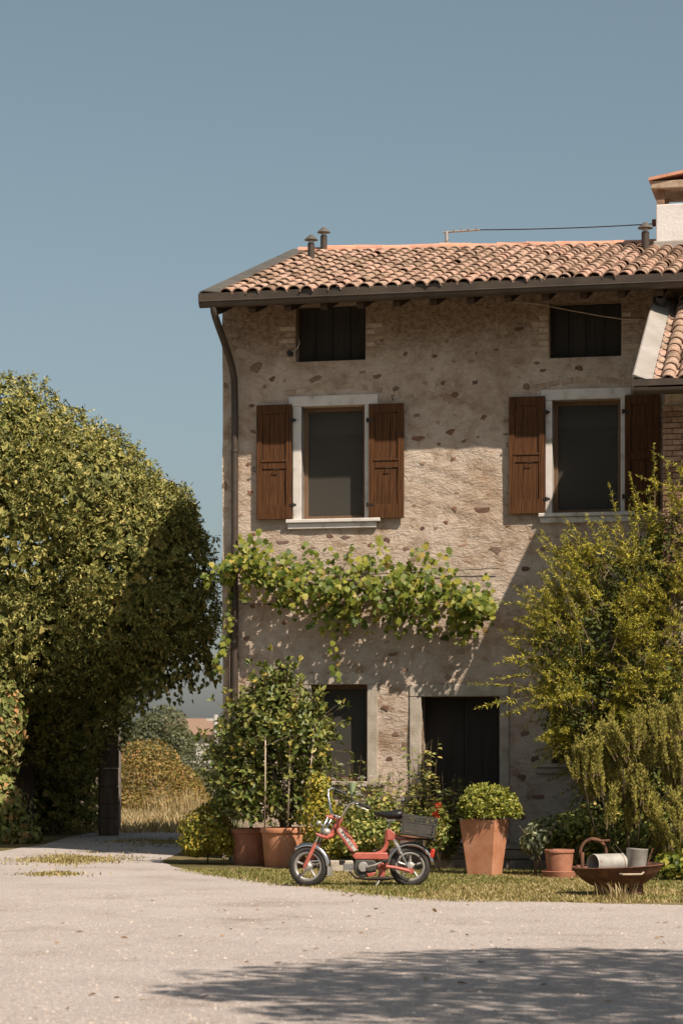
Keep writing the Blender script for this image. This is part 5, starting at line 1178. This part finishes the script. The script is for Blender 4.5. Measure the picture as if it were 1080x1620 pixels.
for i in range(14):
    a = random.uniform(0, 2*PI); r = random.uniform(.03, .17); tube_mesh('stem', [([(r*.6*math.cos(a), r*.6*math.sin(a), 0), (r*1.5*math.cos(a), r*1.5*math.sin(a), c.z)], [.008, .005])], M['twig'], t, 5)

# ---- plants at the small pot and along the wall on the right
bed_plant('silver_leaf_plant', 'trailing plant with silvery leaves spilling beside the small pot', 858, 1390, [(852, 1318, .16, .14, 0), (842, 1335, .13, .14, -.1), (868, 1305, .14, .1, 0)], 30.1, 750, (.05, .085), M['silver'], T_LEAF4, .8)
bed_plant('dark_potted_plant', 'dark green leafy plant growing behind the small terracotta pot', 905, 1390, [(900, 1310, .3, .16, 0), (935, 1320, .25, .16, .1), (880, 1330, .2, .14, .1), (920, 1345, .25, .2, .2)], 30.2, 1900, (.05, .09), M['laurel'], T_LEAF4, .5)
bed_plant('ground_ivy', 'low bright ivy at the foot of the rosemary', 1065, 1390, [(1065, 1370, .2, .16, 0), (1110, 1375, .3, .2, 0)], 28.7, 800, (.05, .08), M['vine'], T_IVY, .5)
bed_plant('dark_border_shrub', 'dark evergreen shrub filling the border behind the fire bowl', 985, 1390, [(985, 1330, .55, .4, 0), (1060, 1330, .5, .4, 0), (1000, 1250, .5, .5, .3), (1080, 1230, .6, .6, .3), (940, 1290, .3, .35, .2)], 30.6, 9000, (.05, .08), M['laurel'], T_LEAF2, .3, cat='shrub')

# ---- rosemary
o = GR(1010, 1392); ro = thing('rosemary_bush', 'tall rosemary bush with upright needle plumes behind the fire bowl', 'shrub', o)
YR_ = 29.3; cl = [(918, 1222, .09), (935, 1215, .10), (955, 1200, .12), (985, 1185, .12), (1003, 1170, .12), (1018, 1205, .12), (950, 1245, .10), (970, 1255, .10), (1050, 1160, .14), (1075, 1150, .12), (1040, 1205, .11), (960, 1290, .07), (1015, 1262, .09), (1035, 1290, .11), (1062, 1235, .12), (1085, 1215, .16), (1075, 1300, .14), (1110, 1190, .25), (1120, 1270, .25), (990, 1235, .10), (1055, 1330, .10), (1100, 1330, .15), (930, 1250, .06), (1045, 1345, .08), (1085, 1350, .1), (1000, 1300, .06)]
bases = []; tips = []
for px, py, r in cl:
    c = np.array(AT(px, py, YR_ + random.uniform(-.3, .4)) - o); lean_ = random.gauss(-.05, .07)
    for i in range(int(8 + 85*r)):
        b = c + np.array([random.gauss(0, r*.48), random.gauss(0, r*.48), random.gauss(0, .05)]); L_ = random.uniform(.16, .38)
        bases.append(b - np.array([0, 0, .10])); tips.append(b + np.array([lean_ + random.gauss(0, .035), random.gauss(-.03, .04), L_]))
L = sprig_points(bases, tips, -.02, 30)
P1 = np.concatenate([l_[4:] for l_ in L]); P1 = np.repeat(P1, 5, 0); n_ = len(P1)
az = RNG.uniform(0, 2*PI, n_); A1_ = np.stack([np.cos(az), np.sin(az), RNG.uniform(.7, 1.5, n_)], -1)
leaves('needles', P1 + RNG.normal(size=P1.shape)*.004, A1_, np.stack([np.cos(az+1.5), np.sin(az+1.5), np.zeros(n_)], -1), RNG.uniform(.035, .06, n_), (np.array([(0,0,0),(.15,.5,.02),(0,1,0),(-.13,.5,.02)], float), np.array([(0,1,2),(0,2,3)])), M['rosemary'], ro, 'stuff')
stems('twigs', L, .005, .002, M['twig'], ro, 3)['kind'] = 'stuff'
for px, py, r in cl[::3]:
    c = AT(px, py, YR_) - o; tube_mesh('branch', [([(random.gauss(0, .1), .45+random.gauss(0, .1), 0), (c.x*.7, .5, c.z*.45), tuple(c)], [.016, .010, .005])], M['timber'], ro, 5)

# ---- big feathery shrub on the right
o = Vector((3.75, 31.2, 0)); fs = thing('feathery_shrub', 'large arching shrub with feathery yellow green sprays against the wing', 'shrub', o)
E = rel([(AT(955, 1010, 30.7), (.92, .85, .72)), (AT(1045, 900, 31.0), (.75, .8, .85)), (AT(885, 1035, 30.5), (.45, .5, .5)), (AT(1130, 960, 30.9), (1.2, 1.0, 1.6)), (AT(935, 1105, 30.4), (.7, .6, .45)), (AT(960, 925, 30.8), (.5, .6, .5)), (AT(1040, 1080, 30.2), (.7, .5, .5)), (AT(915, 1145, 30.5), (.55, .5, .3)), (AT(1010, 1150, 30.6), (.7, .5, .4)), (AT(940, 1050, 31.9), (.75, .7, .75)), (AT(1000, 1170, 32.0), (.8, .7, .6)), (AT(1050, 1000, 32.2), (.8, .7, 1.0))], o)  # rear lumps added to block sky light from the wall
P0, N0 = shell(E, 250, .35, .25, 2.4, 5, .25)
P1 = []; dirs = []
for p_, n_ in zip(P0, N0):
    k_ = int(RNG.integers(5, 10)); d0_ = unit(n_*.9 + RNG.normal(size=3)*.35 + np.array([-.2, -.1, .4]))
    for q_ in range(k_): P1.append(p_ + RNG.normal(size=3)*.07); dirs.append(unit(d0_ + RNG.normal(size=3)*.42))
P1 = np.array(P1); dirs = np.array(dirs); ln = RNG.uniform(.2, .8, len(P1))
bases = P1 - dirs*.28; tips = P1 + dirs*ln[:, None]*.85
def arr(*p): return np.array([tuple(AT(x, y, 30.4) - o) for x, y in p])
xb = arr((985, 860), (1035, 800), (1060, 830), (985, 850), (930, 900), (905, 950), (865, 980), (880, 1020), (1070, 790), (840, 1090), (835, 1105), (850, 1070), (845, 1115), (920, 930), (960, 900), (870, 1000), (1010, 850), (880, 940), (860, 960), (840, 1040))
xt = arr((962, 765), (1033, 700), (1055, 735), (940, 825), (905, 860), (868, 895), (815, 950), (800, 1010), (1078, 730), (738, 1082), (748, 1122), (775, 1075), (790, 1135), (893, 845), (925, 812), (828, 975), (1000, 770), (858, 905), (832, 930), (795, 1045))
bases = np.concatenate([bases, xb]); tips = np.concatenate([tips, xt])
L = sprig_points(bases, tips, .06, 16); stems('twigs', L, .006, .0018, M['twig'], fs, 4)['kind'] = 'stuff'
PP = []; AA = []; SS = []
for l_ in L:
    d_ = l_[-1]-l_[0]; le = np.linalg.norm(d_); d_ = d_/le; m_ = int(34 + le*75)
    t_ = RNG.uniform(.22, 1, m_); idx = np.clip((t_*15).astype(int), 0, 14); fr = (t_*15-idx)[:, None]; p_ = l_[idx]*(1-fr)+l_[idx+1]*fr
    PP.append(p_); AA.append(d_*.7 + RNG.normal(size=(m_, 3))*.75); SS.append(.088*(1.1-.6*t_)*RNG.uniform(.6, 1.2, m_))
PP = np.concatenate(PP); AA = np.concatenate(AA); SS = np.concatenate(SS)
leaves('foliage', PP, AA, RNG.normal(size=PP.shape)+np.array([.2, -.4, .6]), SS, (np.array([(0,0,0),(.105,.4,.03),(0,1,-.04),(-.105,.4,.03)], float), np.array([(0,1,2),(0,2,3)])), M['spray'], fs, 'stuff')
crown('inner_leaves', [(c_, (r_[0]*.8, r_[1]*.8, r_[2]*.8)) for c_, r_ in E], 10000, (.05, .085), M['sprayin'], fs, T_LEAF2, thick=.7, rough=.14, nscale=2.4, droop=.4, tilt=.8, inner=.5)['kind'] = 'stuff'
for i in range(9):
    c = Vector(E[i % len(E)][0]); tube_mesh('trunk', [([(random.gauss(0, .15), random.gauss(0, .15), 0), tuple(Vector((c.x*.5, c.y*.5, c.z*.45))), tuple(c)], [.05, .035, .012])], M['bark'], fs, 6)

# ---- background beyond the lane
def bush(name, label, ells, n, size, mat, loc, T=T_LEAF2, cat='bush', group=None, trunk=True, rough=.2, thick=.45):
    t = thing(name, label, cat, loc, 0, group); crown('crown' if cat == 'tree' else 'foliage', rel(ells, loc), n, size, mat, t, T, thick=thick, rough=rough, nscale=1.5, droop=.3, floor=.02, tilt=.8)['kind'] = 'stuff'
    if trunk:
        c = Vector(ells[0][0]) - Vector(loc); tube_mesh('trunk', [([(0, 0, 0), (c.x*.4, 0, c.z*.5), tuple(c)], [.18 if cat == 'tree' else .05, .12 if cat == 'tree' else .035, .03])], M['bark'], t, 7)
    return t
Y = 62
bush('ochre_bush', 'ochre and rust coloured bush in full sun beyond the lane', [(AT(235, 1235, Y), (.95, .9, .95)), (AT(275, 1250, Y+.5), (.8, .8, .7)), (AT(205, 1250, Y+.3), (.7, .7, .8)), (AT(300, 1265, Y-.3), (.55, .6, .5)), (AT(245, 1275, Y-.8), (1.3, .7, .35)), (AT(310, 1280, Y-1), (.6, .6, .3))], 15000, (.05, .1), M['ochre'], GR(245, 1287))
bush('grey_hedge_bush', 'grey green bush behind the ochre bush near the far house', [(AT(320, 1205, 78), (.8, .8, .6)), (AT(360, 1210, 78), (.9, .9, .7)), (AT(290, 1218, 77), (.6, .6, .5)), (AT(335, 1240, 76), (1.2, .8, .5))], 6000, (.06, .12), M['olive'], Vector((-4.4, 78, 0)))
bush('grey_green_tree', 'rounded grey green tree beyond the ochre bush', [(AT(262, 1148, 125), (1.15, 1.2, 1.2)), (AT(235, 1165, 125), (1.1, 1.2, 1.2)), (AT(285, 1175, 124), (.8, .9, .8)), (AT(215, 1185, 125), (1.0, 1, 1.1)), (AT(255, 1195, 124), (1.3, 1.2, .9))], 9000, (.10, .2), M['olive'], Vector((-9.2, 125, 0)), cat='tree')
def far_house():
    b = Vector((-13.2, 225, 0)); t = thing('far_house', 'distant low house with red tiled roof seen past the farmhouse corner', 'house', b, .15)
    MB().bx(-2.5, 9, 0, 7, 0, 3.4).build('wall', M['concrete'], t)
    MB().prism([(-.6, 3.4), (7.6, 3.4), (3.5, 5.0)], -3.0, 9.5, 'x').build('roof', M['tile'], t)
    for x in (-1.2, 1.0, 3.2, 5.4): MB().bx(x, x+.9, -.04, -.005, 1.1, 2.4).build('window', M['dark'], t)
far_house()
for i in range(7):
    x = -38 + i*5.6 + random.uniform(-1.5, 1.5); Y = random.uniform(255, 300); r = random.uniform(2.0, 3.4)
    bush('distant_tree', 'hazy tree in the distant row along the horizon', [((x, Y, r*.9), (r*1.2, r, r*.8)), ((x+r*.7, Y, r*.6), (r*.8, r*.8, r*.6))], 900, (.3, .55), M['olive'], Vector((x, Y, 0)), cat='tree', group='distant trees along the horizon')
p = AT(341, 1195, 95); pp_ = thing('pale_post', 'thin pale concrete post standing beyond the house corner', 'post', (p.x, p.y, 0))
MB().tube([(0, 0, 0), (0, 0, 3.1)], .09, 8).build('shaft', M['concrete'], pp_); MB().bx(-.35, .35, -.05, .05, 2.85, 2.95).build('cross_arm', M['concrete'], pp_)
t = thing('dry_tall_grass', 'patch of tall dry grass at the far lane bend', 'grass', GR(300, 1295)); straps((0, 0, 0), 320, .75, 1.5, M['drygrass'], t, 'blades', .018, .4)
t['kind'] = 'stuff'

# ---- tree behind the camera's right shoulder that shades the yard
SH = Vector((-SUN.x/SUN.z, -SUN.y/SUN.z, 0))
hc = 8.6; c0 = Vector((1.65, 15.9, 0)) - SH*hc; c0.z = hc
t = thing('shade_tree', 'tall leafy tree outside the yard whose shadow falls on the gravel', 'tree', (c0.x+.6, c0.y-.6, 0)); o = Vector(t.location)
E = rel([(tuple(c0), (1.7, 1.5, 1.7)), (tuple(c0 + Vector((-1.3, .3, -.2))), (1.3, .9, .9)), (tuple(c0 + Vector((-2.1, -.6, 0))), (.8, .6, .5)), (tuple(c0 + Vector((1.6, .2, .3))), (1.8, 1.7, 1.7)), (tuple(c0 + Vector((.3, 1.6, .1))), (1.3, 1.2, 1.0)), (tuple(c0 + Vector((-.9, -1.7, -.1))), (1.5, .9, .8)), (tuple(c0 + Vector((1.2, -2.4, .0))), (1.6, 1.0, .9)), (tuple(c0 + Vector((.2, -1.7, .2))), (1.5, 1.4, 1.3))], o)
crown('crown', E, 9200, (.12, .22), M['olive'], t, T_LEAF2, thick=.7, rough=.4, nscale=1.6, droop=.4, tilt=.8)['kind'] = 'stuff'
c = c0 - o; tube_mesh('trunk', [([(0, 0, 0), (.05, 0, 3), tuple(c*.75), tuple(c)], [.24, .19, .13, .05])] + [([tuple(c*.7), tuple((c*.7).lerp(Vector(e[0]), .6)), e[0]], [.1, .07, .02]) for e in E[1:]], M['bark'], t, 8)

# ================================================================== GRASS, PEBBLES, LITTER
ex = np.array([p.x for p in EDGE[:11]])[::-1]; ey = np.array([p.y for p in EDGE[:11]])[::-1]
def blades(name, n, region, hmin, hmax, mat, w=.006, kind='stuff'):
    X, Y = region(n); n = len(X); az = RNG.uniform(0, 2*PI, n); h = RNG.uniform(hmin, hmax, n)
    P = np.stack([X, Y, np.zeros(n)], -1); A = np.stack([np.cos(az)*.55, np.sin(az)*.55, np.ones(n)*.9], -1); Nn = np.stack([np.cos(az), np.sin(az), np.zeros(n)+.3], -1)
    T = (np.array([(-w/.05, 0, 0), (w/.05, 0, 0), (.02, 1, .15)], float), np.array([(0, 1, 2)]))
    return leaves(name, P, A, Nn, h, T, mat, None, kind)
def strip(n, y1=31.6, off=-.12):
    X = RNG.uniform(-2.2, 5.2, n*2); Y = RNG.uniform(24.6, y1, n*2); e = np.interp(X, ex, ey); q_ = np.stack([X, Y, X*0], -1)
    k = (Y > e + off - .75*RNG.random(n*2)**4 + .16*fnoise(q_, 2.2, 1) + .1*fnoise(q_, 6, 2)) & (fnoise(q_, 1.7, 3) > -.55 + .5*RNG.random(n*2)-.5); return X[k][:n], Y[k][:n]
def greenstrip(n):
    X, Y = strip(n*3); q_ = np.stack([X, Y, X*0], -1); k = (fnoise(q_, 1.2, 2) + .9*np.clip((-X-.2), 0, 1) > .25); return X[k][:n], Y[k][:n]
g = blades('lawn_grass', 95000, strip, .015, .05, M['grass'], .008); tag(g, 'short dry yellowing grass along the gravel edge', 'grass')
g = blades('green_grass', 14000, greenstrip, .02, .06, M['greengrass'], .011); tag(g, 'greener grass tufts near the corner shrub', 'grass')
def patch(px, py, rx, ry, n):
    c = GR(px, py)
    def f(n_):
        r = np.abs(RNG.normal(size=n_))*.62; a = RNG.uniform(0, 2*PI, n_); X = c.x + rx*r*np.cos(a); Y = c.y + ry*r*np.sin(a); k = fnoise(np.stack([X, Y, X*0], -1), 3.2, 2) > .5*(RNG.random(len(X))-.6); return X[k], Y[k]
    return f
for i, (px, py, rx, ry, n, lab) in enumerate([(115, 1360, .7, 1.9, 8000, 'dry grass patch in the mouth of the lane'), (85, 1384, .35, .5, 1300, 'small weed tuft on the gravel by the lane'), (245, 1333, .8, 1.6, 4000, 'grass strip along the middle of the shaded lane')]):
    g = blades('grass_patch', n, patch(px, py, rx, ry, n), .02, .06, M['grass'], .014); tag(g, lab, 'grass')
def under(n):
    X = RNG.uniform(-14, -2.6, n); Y = RNG.uniform(45.5, 66, n); k = Y > 46 + (X+9)*.1 ; return X[k], Y[k]
g = blades('verge_grass', 42000, under, .06, .32, M['drygrass'], .0035); tag(g, 'rough grass verge beyond the lane', 'grass')
# weeds round the fire bowl
t = thing('weed_tuft', 'dry weeds growing up round the fire bowl stand', 'weeds', GR(985, 1424)); straps((0, 0, 0), 60, .22, .45, M['drygrass'], t, 'blades', .012, .5); t['kind'] = 'stuff'
# pebbles and fallen leaves
def pebbles(n):
    Y = 13.0 + 14*RNG.random(n)**1.3; X = (RNG.random(n)*2-1)*Y*.16; e = np.interp(X, ex, ey); k = Y < e+.15; X, Y = X[k], Y[k]; n = len(X); s = RNG.uniform(.003, .010, n)*(1+1.2*(RNG.random(n) > .97))
    V0 = np.array([(1,0,0),(0,1,0),(-1,0,0),(0,-1,0),(0,0,.7)], float); F0 = np.array([(0,1,4),(1,2,4),(2,3,4),(3,0,4)])
    a = RNG.uniform(0, 2*PI, n); c, s_ = np.cos(a), np.sin(a); el = RNG.uniform(.6, 1.2, n)
    V = np.empty((n, 5, 3)); V[:, :, 0] = (V0[None, :, 0]*c[:, None] - V0[None, :, 1]*s_[:, None]*el[:, None])*s[:, None] + X[:, None]; V[:, :, 1] = (V0[None, :, 0]*s_[:, None] + V0[None, :, 1]*c[:, None]*el[:, None])*s[:, None] + Y[:, None]; V[:, :, 2] = V0[None, :, 2]*s[:, None] + .004
    return np_mesh('loose_gravel', V.reshape(-1, 3), (F0[None] + (np.arange(n)*5)[:, None, None]).reshape(-1, 3))
M['pebble'] = pm('pebble', [(.3, (.38, .32, .27)), (.7, (.52, .45, .40))], 5, .95, rand=[(0, (.55, .5, .46)), (.4, (.95, .93, .9)), (1, (1.2, 1.18, 1.15))])
g = obj('loose_gravel', pebbles(30000), M['pebble']); tag(g, 'loose pale gravel stones scattered over the yard', 'gravel', kind='stuff')
n = 290; X = np.concatenate([RNG.uniform(-7, -5.2, 200), RNG.uniform(-2.5, 3.2, 90)]); Y = np.concatenate([RNG.uniform(40.8, 43, 200), RNG.uniform(14, 26, 90)])
g = leaves('fallen_leaves', np.stack([X, Y, np.full(n, .012)], -1), np.stack([RNG.normal(size=n), RNG.normal(size=n), np.zeros(n)+.1], -1), np.stack([RNG.normal(size=n)*.3, RNG.normal(size=n)*.3, np.ones(n)], -1), RNG.uniform(.03, .08, n), T_LEAF4, M['deadleaf'], None, 'stuff'); tag(g, 'dead leaves scattered on the gravel', 'leaves')

# ================================================================== unseen hedges and trees added to cut sky and bounce light
def added_hedge(label, pts, h, w, loc, n=2600):
    return bush('added_hedge', label, [((x, y, h*.5), (w, w, h*.55)) for x, y in pts], n*len(pts), (.12, .22), M['olive'], Vector(loc), cat='added_hedge', trunk=True, rough=.15, thick=.5)
added_hedge('added dark foliage row right of the yard to cut fill light', [(7.4 + i*.12, 4 + i*2.6) for i in range(7)], 3.2, 1.5, (7.5, 10, 0))
added_hedge('added dark foliage row left of the yard to cut fill light', [(-8.2 - i*.25, 2 + i*2.8) for i in range(9)], 3.4, 1.6, (-8.5, 12, 0))
for i, (x, y, r) in enumerate(((-6, -12, 3.4), (1, -15, 3.8), (-13, -4, 3.6), (-15, 14, 3.8))):
    bush('added_tree', ('added broad dark tree behind the yard to cut sky light', 'added tall dark tree ending the yard to cut sky light', 'added round dark tree past the left foliage row to cut sky light', 'added round dark tree behind the left foliage row to cut sky light')[i], [((x, y, r*1.5), (r, r, r*1.1)), ((x+1.5, y+.5, r*1.1), (r*.7, r*.7, r*.7))], 5000, (.25, .42), M['olive'], Vector((x, y, 0)), cat='tree')
